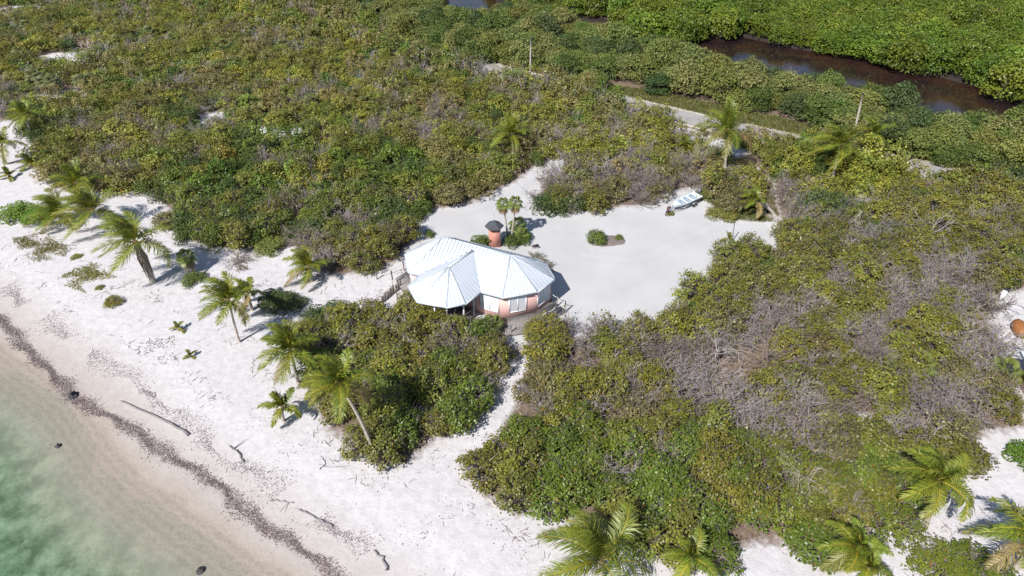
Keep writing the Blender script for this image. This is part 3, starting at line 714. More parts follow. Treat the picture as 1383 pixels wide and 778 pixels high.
palm('low coconut palm at the bottom edge beside the white sand', (1172, 792), (1172, 766), 2.4, 10, .4, 11, up=1, dryf=1, thick=.8)
palm('coconut palm at the right frame edge casting its shadow on the sand', (1370, 770), (1392, 727), 4.0, 15, .6, 12, dryf=3, thick=1.0)
palm('tall slim coconut palm with hanging brown fronds beside the road junction', (979, 226), (981, 176), 5.2, 16, .35, 13, up=1.6, dryf=4, thick=.95)
palm('wind blown coconut palm sweeping left in front of the leaning pole', (1124, 243), (1135, 196), 5.0, 17, 1.3, 14, dryf=1, thick=1.1)
palm('coconut palm half hidden right behind the leaning pole', (1183, 215), (1180, 180), 3.8, 12, .9, 15, dryf=1)
palm('small coconut palm leaning hard left beside the boat clearing', (1046, 291), (1019, 270), 2.6, 11, 1.0, 16, up=.8, dryf=1, thick=1.1)
palm('coconut palm standing alone in the scrub left of the driveway', (693, 208), (691, 181), 4.1, 15, .2, 17, dryf=2, thick=1.2)
palm('coconut palm in the dark cluster at the far left edge of the scrub', (45, 186), (33, 154), 3.4, 13, .8, 18, dryf=2)
palm('coconut palm on the sand at the far left frame edge', (8, 222), (2, 194), 3.6, 12, .5, 19, dryf=2)
palm('trunkless young coconut palm beside the left sand gap', (42, 226), (41, 222), 2.6, 9, .4, 20, up=1.6, dryf=1)
palm('small yellow coconut seedling on the left sand gap', (12, 241), (12, 237), 1.7, 6, .3, 21, up=2, dryf=0)
palm('low coconut palm streaming left beside the bright green beach creeper', (97, 302), (78, 288), 4.8, 16, 1.3, 22, dryf=1)
palm('coconut palm with upright fronds behind the shaggy beach palm', (104, 268), (103, 247), 4.0, 13, .4, 23, up=1.4, dryf=0)
palm('leaning coconut palm crowding the left side of the shaggy beach palm', (160, 312), (125, 284), 5.2, 17, 1.3, 24, dryf=1)
palm('short coconut palm with dull fronds behind the slim beach palm', (341, 420), (334, 396), 2.6, 11, .7, 27, dryf=3, thick=.9)
palm('small yellowish palm among the bushes by the road junction', (925, 207), (924, 198), 2.8, 9, .6, 30, up=1, dryf=2)
palm('small yellow palm poking out of the scrub left of the lone palm', (535, 192), (536, 183), 2.2, 7, .2, 33, up=1.2, dryf=2, nl=26)
palm('tiny coconut seedling with shadow on the open beach', (241, 447), (240, 443), 1.15, 7, .2, 34, up=1.8, dryf=0, thick=.5, nl=22, group='coconut seedlings on the beach')
palm('tiniest coconut seedling nearest the seaweed line on the beach', (257, 483), (257, 480), .9, 6, .2, 35, up=1.8, dryf=1, thick=.4, nl=22, group='coconut seedlings on the beach')
palm('small green palm tucked in the bright bushes behind the left creeper', (100, 200), (100, 194), 2.2, 8, .2, 36, up=1.6, dryf=0, nl=26)
palm('small palm seedling in the clearing beside the dark stick', (984, 326), (984, 322), 1.3, 6, .1, 37, up=1.7, dryf=0, thick=.4, nl=22)

def fan_frond(rng, az, el, pet, rad, col, n=16):
    d = np.array([math.cos(az)*math.cos(el), math.sin(az)*math.cos(el), math.sin(el)]); e = d*pet; mb = MB()
    mb.tube([[0, 0, 0], e*.5+[0, 0, .04], e], [.022, .018, .014], 3, np.array([.2, .2, .06]), False)
    s = np.cross(d, [0, 0, 1.]); s /= np.linalg.norm(s)+1e-6; f = d*.8+np.array([0, 0, -.35]); f /= np.linalg.norm(f)
    a = np.linspace(-1.9, 1.9, n); dv = np.cos(a)[:, None]*f + np.sin(a)[:, None]*s; wv = -np.sin(a)[:, None]*f+np.cos(a)[:, None]*s
    mid = e+dv*rad*.62; tip = e+dv*rad*np.cos(a*.35)[:, None]+[0, 0, -.28*rad]; h = rad*.075
    V = np.stack([e+wv*.01, e-wv*.01, mid-wv*h, mid+wv*h, tip-wv*.01, tip+wv*.01], 1).reshape(-1, 3); q = np.arange(n)[:, None]*6
    c = np.repeat(col*(1+rng.normal(0, .15, (n, 1))), 6, 0)
    return mb.add(V, np.concatenate([q+[0, 1, 2, 3], q+[3, 2, 4, 5]]), np.clip(c, .01, .9))
def thatch(label, base, h, L, nf, seed, lean=(0, 0), dead=4, group=None, silver=False):
    r = np.random.default_rng(seed); b = G(*base); o = thing('thatch_palm', label, 'palm tree', b, 0, group); T = np.array([lean[0], lean[1], h])
    MB().tube([[0, 0, -.2], T*.5+[.05, 0, 0], T], [.14, .1, .1], 7).build('trunk', M['trunk'], o, smooth=True)
    for i in range(nf):
        u = i/nf; col = np.array([.17, .18, .075]) if silver else np.array([.17, .205, .05])
        fan_frond(r, i*2.4+r.uniform(-.2, .2), R(75)*(1-u)-R(25)*u, L*.6*r.uniform(.85, 1.1), L*.55, col).build('frond', M['palmleaf'], o, T)
    for i in range(dead):
        fan_frond(r, i*2.4, R(-58), L*.6, L*.62, DRY*.9, 10).build('dead_frond', M['palmleaf'], o, T)
    return o
thatch('left of the two slim thatch palms standing behind the pink hut', (686, 322), 4.6, .95, 14, 41, (-.55, .2), 14)
thatch('right and taller of the two slim thatch palms behind the pink hut', (690, 324), 5.0, .95, 14, 42, (.5, .1), 16)
thatch('young fan palm with short trunk on the sand right of the shaggy beach palm', (262, 367), 1.9, 1.15, 18, 43, (-.35, 0), 10)
thatch('low thatch palm growing at the foot of the two slim palms', (697, 316), 1.1, 1.2, 16, 44, (.2, .1), 2)
thatch('low fan palm in the bushes at the right side of the thatch palm pair', (704, 324), .6, 1.1, 13, 45, (.1, .1), 1)
thatch('pale fan palm in the lower right thicket above the big coconut palm', (1237, 503), .9, 1.6, 18, 46, (0, 0), 1)
thatch('fan palm beside the sandy lane at the right edge', (1353, 512), .9, 1.5, 16, 47, (0, 0), 2)
thatch('small green fan palm by the orange flowers under the house window', (665, 446), .7, 1.3, 14, 48)
rt = np.random.default_rng(50)
tp = [(52, 122, 2.6), (64, 128, 2.2), (78, 128, 2.4), (112, 124, 1.8), (128, 120, 1.6), (138, 118, 1.5), (100, 52, 1.6), (15, 50, 1.8), (6, 62, 1.6), (170, 28, 1.4), (262, 22, 1.4), (268, 108, 1.3), (292, 118, 1.2), (205, 52, 1.3), (40, 45, 1.5), (235, 60, 1.3), (476, 140, 1.4), (492, 150, 1.3), (422, 150, 1.2), (160, 65, 1.4), (120, 20, 1.5), (312, 40, 1.3), (452, 96, 1.2), (30, 88, 1.5), (384, 70, 1.2)]
for i, (px, py, h) in enumerate(tp):
    lab = 'tall dark thatch palm in the cluster above the left sand gap' if i < 3 else ('grey green thatch palm in the middle of the left scrub' if i in (3, 4, 5, 11, 12, 16, 17, 18, 22) else 'pale thatch palm in the far left scrub near the top edge')
    thatch(lab, (px, py), h, 1.5, 14, 60+i, (rt.uniform(-.2, .2), 0), 2, 'thatch palms scattered in the left scrub', True)

# ------------------------------------------------------------------ shrub and tree prototypes
def leaves(mb, C, Nn, size, col, rng, sides=6, asp=1.0):
    k = len(C); Nn = Nn/(np.linalg.norm(Nn, axis=1)[:, None]+1e-9)
    t = rng.normal(0, 1, (k, 3)); X = np.cross(Nn, t); X /= np.linalg.norm(X, axis=1)[:, None]+1e-9; Y = np.cross(Nn, X)
    a = np.arange(sides)*2*PI/sides + (PI/4 if sides == 4 else 0)
    sz = np.broadcast_to(size, (k,))[:, None, None]/2
    V = C[:, None, :] + sz*(np.cos(a)[None, :, None]*X[:, None, :]*asp + np.sin(a)[None, :, None]*Y[:, None, :])
    F = np.arange(k*sides).reshape(k, sides)
    mb.add(V.reshape(-1, 3), F, np.repeat(np.clip(col, .004, .9), sides, 0))
SG = {'olive': [(0.161, 0.172, 0.028), (0.187, 0.187, 0.032), (0.141, 0.156, 0.026), (0.196, 0.184, 0.036)],
      'yellow': [(0.218, 0.212, 0.030), (0.192, 0.198, 0.029), (0.242, 0.217, 0.034), (0.170, 0.181, 0.027)],
      'green': [(0.109, 0.162, 0.021), (0.139, 0.184, 0.023), (0.165, 0.193, 0.027), (0.121, 0.167, 0.022)],
      'brown': [(0.192, 0.166, 0.062), (0.170, 0.149, 0.060), (0.204, 0.172, 0.057), (0.150, 0.146, 0.045)]}
def dome(rng, n, r, h, lo=-.15):
    a = rng.uniform(0, 2*PI, n); z = rng.uniform(lo, 1, n); q = np.sqrt(np.clip(1-z*z, 0, 1))
    D = np.stack([np.cos(a)*q, np.sin(a)*q, z], 1)
    k = [(rng.normal(0, 1, 3)*2.4, rng.uniform(0, 6)) for _ in range(4)]
    lump = 1+.21*sum(np.sin(D @ v+p) for v, p in k)/1.6
    return D, D*lump[:, None]*[r, r, h*.62]+[0, 0, h*.38]
def sea_grape(rng, pal, clumps, per, ls, sides, dens=1.0, branches=True, r=1.8, h=2.75):
    """returns foliage and branch builders of a mounded shrub, leaf rosettes at the branch tips"""
    D, P = dome(rng, clumps, r, h); keep = rng.uniform(0, 1, clumps) < dens; D, P = D[keep], P[keep]
    P = P*(1-np.array([1, 1, .6])*np.abs(rng.normal(0, .10, (len(P), 1)))); k = len(P)
    pc = np.array(SG[pal]); cc = (pc[rng.integers(0, len(pc), k)]*.55+.45*pc.mean(0))*(1+rng.normal(0, .12, (k, 1)))
    C = np.repeat(P, per, 0)+rng.normal(0, .20, (k*per, 3))*[1, 1, .7]; Nn = np.repeat(D, per, 0)*.8+[0, 0, .75]+rng.normal(0, .55, (k*per, 3))
    col = np.repeat(cc, per, 0)*(1+rng.normal(0, .11, (k*per, 1)))
    odd = rng.uniform(0, 1, len(col)) < .012; col[odd] = np.array([.27, .13, .035])
    lf = MB(); leaves(lf, C, Nn, ls*rng.uniform(.7, 1.25, len(C)), col, rng, sides)
    br = MB(); gc = np.array([.22, .19, .175])
    if branches:
        for i in range(0, k):
            e = P[i]; s0 = np.array([rng.normal(0, .15), rng.normal(0, .15), -.05]); m1 = e*[.45, .45, .55]+rng.normal(0, .14, 3)
            br.tube([s0, m1, e*.98], [.045, .028, .012], 3, gc*rng.uniform(.6, 1.25), False)
            for q in range(1): br.tube([m1, (m1+e)/2+rng.normal(0, .22, 3), e*1.06+rng.normal(0, .3, 3)], [.022, .017, .010], 3, gc*rng.uniform(.8, 1.5), False)
    return lf, br
def bare(rng, lim, depth, rad, leafy, sides=3, fine=True, tone=(.29, .255, .25)):
    br = MB(); tips = []; c = np.array(tone)
    for i in range(lim):
        a = i*2.4+rng.uniform(-.4, .4); el = rng.uniform(.35, 1.3)
        limbs(br, [rng.normal(0, .12), rng.normal(0, .12), -.05], np.array([math.cos(a)*math.cos(el), math.sin(a)*math.cos(el), math.sin(el)]), rng.uniform(1.0, 1.45)*rad, .05, depth, rng, c, .62, .02, (2, 4), 4, tips, sides)
    lf = MB(); T = np.array([t[0] for t in tips]); Dv = np.array([t[1] for t in tips])
    T[:, 2] = np.abs(T[:, 2])
    for j in range(len(T)):
        for q in range(3):
            e = T[j]+Dv[j]*.22+rng.normal(0, .2, 3); br.tube([T[j], (T[j]+e)/2+rng.normal(0, .04, 3), e], [.012, .010, .007], 3, c*rng.uniform(.8, 1.5), False)
    n = max(int(len(T)*leafy), 6); s = rng.integers(0, len(T), n); pc = np.array(SG['brown']+SG['olive'])
    C = T[s]+rng.normal(0, .15, (n, 3)); leaves(lf, C, rng.normal(0, .6, (n, 3))+[0, 0, 1], .17, pc[rng.integers(0, len(pc), n)]*(1+rng.normal(0, .15, (n, 1))), rng, 5)
    return lf, br
FINE = {'dark': [(0.069, 0.109, 0.035), (0.086, 0.121, 0.037), (0.106, 0.132, 0.042)], 'mid': [(0.106, 0.155, 0.032), (0.132, 0.171, 0.037), (0.090, 0.132, 0.031)], 'light': [(0.190, 0.215, 0.051), (0.227, 0.237, 0.061), (0.158, 0.190, 0.044)], 'mang': [(0.125, 0.182, 0.019), (0.157, 0.210, 0.023), (0.095, 0.149, 0.018), (0.180, 0.221, 0.027)], 'button': [(0.180, 0.210, 0.059), (0.222, 0.237, 0.073), (0.137, 0.175, 0.049), (0.253, 0.248, 0.086)], 'bright': [(0.127, 0.232, 0.031), (0.158, 0.254, 0.037)]}
def tree(rng, pal, r, h, lobes, per, ls, sides=4, trunk=True, base=.35, clump=.0):
    pc = np.array(FINE[pal]); lf = MB(); tr = MB(); ce = []
    for i in range(lobes):
        a = i*2.39996+rng.uniform(-.3, .3); q = math.sqrt((i+.5)/lobes)*r*.72; top = h*(1-.38*(q/r)**1.5)*rng.uniform(.85, 1.03); lr = r*rng.uniform(.34, .5)
        c = np.array([math.cos(a)*q, math.sin(a)*q, max(top-lr*.8, h*base)]); ce.append(c)
        if q > r*.42: ce.append(np.array([math.cos(a+.2)*q*1.12, math.sin(a+.2)*q*1.12, h*base*rng.uniform(.7, 1.1)]))
    for c in ce:
        lr = r*rng.uniform(.34, .48)
        D, P = dome(rng, per, lr, lr*1.5, -.35); P = P-[0, 0, lr*.55]; P = P*(1-np.abs(rng.normal(0, .13, (per, 1))))+c
        cc = pc[rng.integers(0, len(pc))]*(1+rng.normal(0, .10)); col = (cc*.6+.4*pc[rng.integers(0, len(pc), per)])*(1+rng.normal(0, .15, (per, 1)))
        leaves(lf, P, D*.7+[0, 0, .6]+rng.normal(0, .6, (per, 3)), ls*rng.uniform(.7, 1.3, per), col, rng, sides, .7)
        if trunk:
            gc = np.array([.26, .225, .20])
            tr.tube([[rng.normal(0, .1), rng.normal(0, .1), -.2], c*[.3, .3, .45]+rng.normal(0, .15, 3), c], [.11, .075, .03], 4, gc*rng.uniform(.7, 1.25), False)
    return lf, tr
r0 = np.random.default_rng(11)
PROT = {}
def proto(kind, sub, pair, ml, fol='foliage', brn='branches'):
    PROT.setdefault(kind, {}).setdefault(sub, []).append((pair[0].data(fol, ml), pair[1].data(brn, M['twig']), fol, brn))
for sub in SG:
    for k in range(4): proto('sea_grape', sub, sea_grape(r0, sub, 185, 13, .165, 6, r0.uniform(.62, .97)), M['sgleaf'])
for k in range(5): proto('bare', 'grey', bare(r0, 9, 2, 1.0, .35, tone=[(.265, .23, .225), (.225, .185, .17), (.31, .275, .27)][k % 3]), M['sgleaf'])
for k in range(2): proto('bare', 'sparse', bare(r0, 9, 2, 1.0, 2.2), M['sgleaf'])
for sub in ('dark', 'mid', 'light'):
    for k in range(2): proto('green', sub, tree(r0, sub, 1.7, 2.2, 9, 190, .17, 4, True, .2), M['fineleaf'])
for sub in ('button', 'mid', 'light', 'dark'):
    for k in range(2): proto('tree', sub, tree(r0, sub, 2.6, 5.0, 13, 210, .26, 4, True, .3), M['fineleaf'], 'crown', 'trunk')
for k in range(5): proto('mangrove', 'mang', tree(r0, 'mang', 2.9, 4.6, 14, 190, .30, 4, True, .22), M['mangleaf'], 'crown', 'trunk')
# plain far versions for the masses too many to count
FAR = {}
def far(kind, sub, mbs): FAR.setdefault(kind, {}).setdefault(sub, []).append([(np.concatenate(b.v), [np.concatenate(f) for f in b.f.values()], np.concatenate(b.c)) for b in mbs if b.n])
for sub in SG:
    for k in range(3): far('sea_grape', sub, [sea_grape(r0, sub, 105, 8, .22, 4, .9, False)[0]])
for k in range(3): far('bare', 'grey', bare(r0, 7, 1, 1.0, .8)[::-1])
for sub in ('dark', 'mid', 'light'):
    for k in range(2): far('green', sub, [tree(r0, sub, 1.7, 2.2, 8, 60, .30, 4, False, .2)[0]])
for sub in ('button', 'mid', 'light', 'dark'):
    for k in range(2): far('tree', sub, [tree(r0, sub, 2.6, 5.0, 12, 80, .42, 4, False, .3)[0]])
for k in range(3): far('mangrove', 'mang', [tree(r0, 'mang', 2.9, 4.6, 13, 90, .46, 4, False, .22)[0]])

# ------------------------------------------------------------------ where the plants stand
def PXP(pts): return np.array(pts, float)
Z_mang = PXP([(640, -80), (668, 5), (705, 24), (800, 42), (850, 60), (930, 56), (960, 53), (1005, 49), (1075, 65), (1165, 77), (1222, 98), (1272, 103), (1325, 118), (1345, 133), (1400, 138), (1700, 165), (2200, -300), (400, -300)])
Z_tree = PXP([(-400, -150), (200, -24), (400, -2), (480, 28), (560, 60), (660, 84), (840, 130), (930, 152), (1060, 180), (1240, 216), (1383, 246), (1700, 310), (1700, 200), (1400, 187), (1340, 180), (1290, 172), (1200, 144), (1120, 125), (1000, 104), (930, 87), (850, 66), (700, 22), (640, -80)])
Z_bare = PXP([(690, 470), (770, 445), (900, 470), (985, 440), (1040, 400), (1180, 385), (1250, 345), (1345, 420), (1370, 600), (1200, 600), (1120, 640), (1030, 610), (950, 600), (830, 570), (720, 560)])
Z_back = PXP([(730, 215), (790, 185), (880, 200), (965, 225), (950, 268), (850, 285), (725, 285)])
Z_green = PXP([(215, 250), (300, 190), (480, 180), (575, 220), (600, 285), (540, 300), (430, 330), (300, 335), (220, 300)])
Z_thA = PXP([(400, 440), (540, 405), (690, 450), (700, 500), (640, 590), (500, 650), (420, 580)])
Z_lowR = PXP([(620, 640), (720, 560), (830, 570), (1030, 610), (1120, 640), (1200, 600), (1330, 600), (1230, 720), (1100, 780), (850, 780), (650, 700)])
rs = np.random.default_rng(99)
def grid(x0, x1, y0, y1, st):
    X, Y = [], []; y = y0; row = 0
    while y < y1:
        x = np.arange(x0, x1, st)+(st/2 if row % 2 else 0); X.append(x+rs.uniform(-.33, .33, len(x))*st); Y.append(np.full(len(x), y)+rs.uniform(-.33, .33, len(x))*st); y += st*.87; row += 1
    return np.concatenate(X), np.concatenate(Y)
def clear_of(X, Y, pad):
    d = np.max([sdf(p, X, Y) for p in sands+[trail]], 0); wv = np.max([sdf(p, X, Y) for p in waters], 0); rd = segdist(roadline, X, Y)
    return (d < -pad) & (wv < -pad*.9) & (rd > 3.0+pad*.3) & ~inside(sea_poly, X, Y)
plants = []                                             # kind, sub, x, y, scale xy, scale z, pixel
hxy = np.array([(p)[:2] for p in main]); pxy = np.array([p[:2] for p in (p1, p1b, p2, p3, pv)])
def scatter():
    X, Y = grid(-215, 215, 22, 260, 2.4); pp = proj(np.stack([X, Y, np.zeros_like(X)], 1)); px, py = pp[:, 0], pp[:, 1]
    mg = inside(Z_mang, px, py); tr = inside(Z_tree, px, py) & ~mg
    hol = G(992, 492)[:2]
    op = np.ones(len(X), bool)
    for qx, qy, qr in [(979, 231, 2.6), (1150, 200, 3.2), (1122, 248, 2.4), (1370, 456, 2.2), (1383, 486, 2.8), (1352, 412, 1.2), (1014, 288, 3.0), (1036, 293, 2.2), (693, 212, 1.6), (925, 214, 1.6)]:
        q = G(qx, qy); op &= np.hypot(X-q[0], Y-q[1]) > qr
    ok = clear_of(X, Y, .62) & op & (np.hypot(X-hol[0], Y-hol[1]) > 2.6) & ~mg & ~tr & (sdf(hxy, X, Y) < -1) & (sdf(pxy, X, Y) < -.5)
    big = rs.uniform(0, 1, len(X)); pick = rs.uniform(0, 1, len(X))
    patch = np.sin(X*.21+1.3*np.sin(Y*.17))+np.sin(Y*.26+1.1*np.sin(X*.13)+2)      # patches of alike bushes
    for i in np.where(ok)[0]:
        a, b = px[i], py[i]; P = lambda z: inside(z, np.array([a]), np.array([b]))[0]
        u = pick[i]+.13*patch[i]; sc = rs.uniform(.8, 1.12)
        if P(Z_bare): t = [('bare', 'grey')]*14+[('bare', 'sparse')]*2+[('sea_grape', 'brown')]*2+[('sea_grape', 'olive')]*2+[('sea_grape', 'yellow')]*3; zs = rs.uniform(.7, 1.15)
        elif P(Z_back): t = [('bare', 'grey')]*4+[('bare', 'sparse')]*2+[('sea_grape', 'brown')]*5+[('sea_grape', 'olive')]*2+[('sea_grape', 'yellow')]; zs = rs.uniform(.8, 1.1)
        elif P(Z_green): t = [('green', 'mid')]*4+[('green', 'dark')]*2+[('sea_grape', 'green')]*3+[('sea_grape', 'olive')]*4+[('green', 'light')]+[('bare', 'grey')]; zs = rs.uniform(.9, 1.35)
        elif P(Z_thA): t = [('sea_grape', 'olive')]*4+[('sea_grape', 'green')]*3+[('sea_grape', 'yellow')]*3+[('bare', 'sparse')]; zs = rs.uniform(.85, 1.15)
        elif P(Z_lowR): t = [('sea_grape', 'olive')]*3+[('sea_grape', 'green')]*6+[('sea_grape', 'yellow')]*2+[('bare', 'grey')]*2+[('bare', 'sparse')]; zs = rs.uniform(.7, 1.0)
        elif a > 850: t = [('sea_grape', 'yellow')]*5+[('sea_grape', 'olive')]*5+[('sea_grape', 'brown')]+[('green', 'mid')]*2+[('bare', 'grey')]*3+[('bare', 'sparse')]; zs = rs.uniform(.85, 1.15)
        else: t = [('sea_grape', 'olive')]*5+[('sea_grape', 'brown')]*6+[('sea_grape', 'yellow')]*3+[('green', 'light')]*2+[('green', 'mid')]*2+[('green', 'dark')]+[('bare', 'grey')]*2+[('bare', 'sparse')]*2; zs = rs.uniform(.7, 1.1)
        rdd = segdist(roadline, X[i:i+1], Y[i:i+1])[0]
        if rdd < 9 and not 835 < a < 1070 and not 1205 < a < 1275: zs *= 1.6 if rdd < 6.5 else 1.3; sc *= 1.15
        kd, sb = t[int(np.clip(u, 0, .999)*len(t))]
        if kd == 'bare': sc *= 1.3; zs *= 1.4
        plants.append((kd, sb, X[i], Y[i], sc, zs, a, b))
    X, Y = grid(-215, 215, 60, 330, 3.3); pp = proj(np.stack([X, Y, np.zeros_like(X)], 1)); px, py = pp[:, 0], pp[:, 1]
    ok = inside(Z_tree, px, py) & ~inside(Z_mang, px, py) & clear_of(X, Y, .4)
    for i in np.where(ok)[0]:
        rd = segdist(roadline, X[i:i+1], Y[i:i+1])[0]
        if math.hypot(X[i]-G(716, 106)[0], Y[i]-G(716, 106)[1]) < 4.0: continue          # the pole stands clear
        if rd < 8.0 and 815 < px[i] < 1120: continue                  # open grass beyond the road
        sb = rs.choice(['button', 'button', 'button', 'mid', 'mid', 'light', 'light', 'dark']); s = rs.uniform(.78, 1.2); wd_ = -np.max([sdf(p, X[i:i+1], Y[i:i+1])[0] for p in waters]); plants.append(('tree', sb, X[i], Y[i], s, s*rs.uniform(.6, 1.3)*(1.0 if rd > 9 else .8)*(1.0 if wd_ > 5 else .65), px[i], py[i]))
    X, Y = grid(-215, 290, 90, 420, 4.7); pp = proj(np.stack([X, Y, np.zeros_like(X)], 1)); px, py = pp[:, 0], pp[:, 1]
    ok = inside(Z_mang, px, py) & clear_of(X, Y, .2)
    for i in np.where(ok)[0]: plants.append(('mangrove', 'mang', X[i], Y[i], rs.uniform(.8, 1.45), rs.uniform(.7, 1.4), px[i], py[i]))
scatter()
for t in np.arange(0, 1, .0055):                          # tall bushes crowding the near side of the road
    seg = np.linalg.norm(np.diff(roadline, axis=0), axis=1); cs = np.concatenate([[0], np.cumsum(seg)]); d_ = t*cs[-1]; i_ = min(np.searchsorted(cs, d_, 'right')-1, len(seg)-1)
    tg = (roadline[i_+1]-roadline[i_])/seg[i_]; q = roadline[i_]+tg*(d_-cs[i_])+np.array([tg[1], -tg[0]])*rs.uniform(4.0, 5.0); a, b = proj([[q[0], q[1], 0]])[0]
    if 835 < a < 1065 or 1205 < a < 1275 or 640 < a < 690 or not -200 < a < 1600: continue
    kd, sb = [('sea_grape', 'olive'), ('sea_grape', 'green'), ('green', 'mid'), ('green', 'light')][rs.integers(0, 4)]; plants.append((kd, sb, q[0], q[1], rs.uniform(1.05, 1.3), rs.uniform(1.25, 1.6), a, b))
# plants that the photograph singles out: kind, sub, pixel of the base, scale xy, scale z, label
own = [('green', 'bright', 25, 293, 1.3, .75, 'bright green low beach creeper mound at the left frame edge'), ('green', 'bright', 50, 296, 1.0, .6, 'smaller bright green creeper mound right of the larger one'),
       ('green', 'dark', 372, 410, 1.15, .55, 'low dark green bush in the shadow behind the slim beach palm'), ('green', 'dark', 392, 414, 1.0, .5, 'low dark bush on the sand below the short upright palm'),
       ('green', 'mid', 262, 380, .8, .45, 'small green bush beside the young fan palm'),
       ('green', 'dark', 430, 436, 1.15, .8, 'fine grey green bush at the left tip of the beach thicket'), ('green', 'dark', 456, 428, 1.1, .75, 'fine grey green bush behind the thicket tip by the sandy path'),
       ('green', 'dark', 742, 284, 1.3, 1.25, 'rounded dark green bush at the mouth of the driveway'), ('green', 'dark', 768, 284, 1.15, 1.1, 'dark green bush right of the driveway mouth bush'),
       ('green', 'mid', 648, 334, .8, .75, 'leafy green bush at the left of the pink hut'), ('green', 'mid', 694, 330, .75, .6, 'low green bush at the foot of the two slim thatch palms'), ('green', 'mid', 706, 326, .7, .55, 'small green bush right of the thatch palm pair'),
       ('sea_grape', 'green', 806, 326, .62, .55, 'small green bush in the mulched bed on the open clearing'), ('green', 'light', 836, 322, .35, .2, 'tiny green sprig on the mulched bed'),
       ('bare', 'sparse', 735, 362, .7, .55, 'straggly reddish shrub by the right end of the white roof'), ('bare', 'sparse', 722, 350, .6, .45, 'straggly shrub behind the white roof near the hatch'),
       ('green', 'light', 975, 293, 1.1, .5, 'smooth green bush right of the boat'), ('green', 'mid', 984, 284, .9, .5, 'green bush between the boat and the leaning palm'), ('green', 'light', 950, 268, .8, .6, 'green bush behind the stern of the boat'),
       ('sea_grape', 'yellow', 152, 410, .5, .2, 'yellow green sprawling plant on the open left beach'), ('green', 'light', 103, 347, .4, .13, 'small green tuft on the left beach grass'), ('green', 'light', 135, 389, .3, .12, 'small pale tuft on the beach below the shaggy palm'),
       ('bare', 'grey', 122, 190, 1.5, 1.2, 'pale silvery bare shrub among the left scrub'), ('bare', 'grey', 108, 186, 1.3, 1.1, 'pale silvery bare shrub left of its larger neighbour'), ('bare', 'grey', 325, 356, 1.0, .6, 'low grey bare bush at the edge of the beach scrub'),
       ('sea_grape', 'green', 1275, 768, 1.0, .3, 'low green creeper on the sand at the bottom right corner'), ('sea_grape', 'green', 1325, 775, 1.1, .3, 'low green creeper nearest the right edge palm'), ('green', 'bright', 1385, 622, .9, .6, 'bright green bush at the right frame edge above the sand'),
       ('sea_grape', 'olive', 985, 352, 1.0, .9, 'round sea grape bush jutting into the clearing'), ('green', 'dark', 1110, 290, 1.9, 1.5, 'large dark green bush right of the leaning palm'), ('green', 'dark', 1140, 296, 1.5, 1.3, 'dark green bush right of the large dark one'),
       ('green', 'mid', 645, 82, 2.2, 1.7, 'dense rounded green tree beside the far road'), ('green', 'light', 905, 290, .3, .2, 'small tuft on the sand below the boat'), ('sea_grape', 'yellow', 572, 440, .85, .95, 'yellow green sea grape bush in front of the left porch corner'), ('sea_grape', 'olive', 592, 448, .7, .5, 'olive sea grape bush in front of the porch posts'), ('sea_grape', 'green', 622, 450, .7, .4, 'green sea grape bush at the right end of the porch'), ('sea_grape', 'olive', 645, 452, .7, .6, 'low sea grape bush between the porch and the deck'), ('sea_grape', 'yellow', 552, 428, .8, .9, 'yellow sea grape bush below the paling fence'),
       ('green', 'mid', 580, 318, .4, .35, 'small shrub at the left rear of the house')]
for k in range(2): proto('green', 'bright', tree(r0, 'bright', 1.7, 2.2, 10, 190, .19, 4, True, .15), M['fineleaf'])

landmarks = [(G(650, 390), 'the pink house'), (G(668, 325), 'the pink hut'), (G(925, 275), 'the boat trailer'), (G(207, 380), 'the shaggy beach palm'), (G(410, 520), 'the beach thicket palms'), (G(507, 617), 'the curved trunk palm'), (G(670, 560), 'the sandy path to the beach'), (G(750, 230), 'the driveway'),
             (G(693, 205), 'the lone scrub palm'), (G(979, 226), 'the road junction palm'), (G(1124, 240), 'the leaning pole'), (G(1046, 290), 'the leaning palm'), (G(1249, 709), 'the pale trunk palm'), (G(812, 775), 'the bottom edge palm'), (G(1370, 447), 'the orange float'), (G(1075, 560), 'the collapsed dead tree'), (G(965, 495), 'the brown hollow'),
             (G(1248, 335), 'the bleached dead tree'), (G(830, 325), 'the mulched bed'), (G(716, 105), 'the utility pole'), (G(1053, 130), 'the forked dead tree'), (G(115, 188), 'the silvery bare shrubs'), (G(85, 79), 'the far left sand patch'), (G(40, 225), 'the left sand gap'), (G(421, 380), 'the upright fronded palm'), (G(1150, 770), 'the lower edge palms'), (G(1240, 228), 'the right end of the road'), (G(640, 20), 'the blue pond'), (G(1340, 140), 'the right end of the lagoon'), (G(1000, 60), 'the left end of the lagoon'), (G(1170, 90), 'the middle of the lagoon'), (G(815, 245), 'the twisted dead tree'), (G(1068, 660), 'the thin bare stem')]
LM = np.array([l[0][:2] for l in landmarks])
def relation(x, y):
    d = LM-[x, y]; i = int(np.argmin((d**2).sum(1))); dx, dy = -d[i]; dist = math.hypot(dx, dy)
    if abs(dx) > abs(dy): s = 'right of' if dx > 0 else 'left of'
    else: s = 'behind' if dy > 0 else 'in front of'
    return ('just ' if dist < 7 else 'some way ' if dist < 16 else 'far ')+s+' '+landmarks[i][1]
NAMES = {'sea_grape': ('sea_grape_shrub', 'shrub'), 'bare': ('bare_shrub', 'shrub'), 'green': ('leafy_bush', 'bush'), 'tree': ('buttonwood_tree', 'tree'), 'mangrove': ('mangrove_tree', 'tree')}
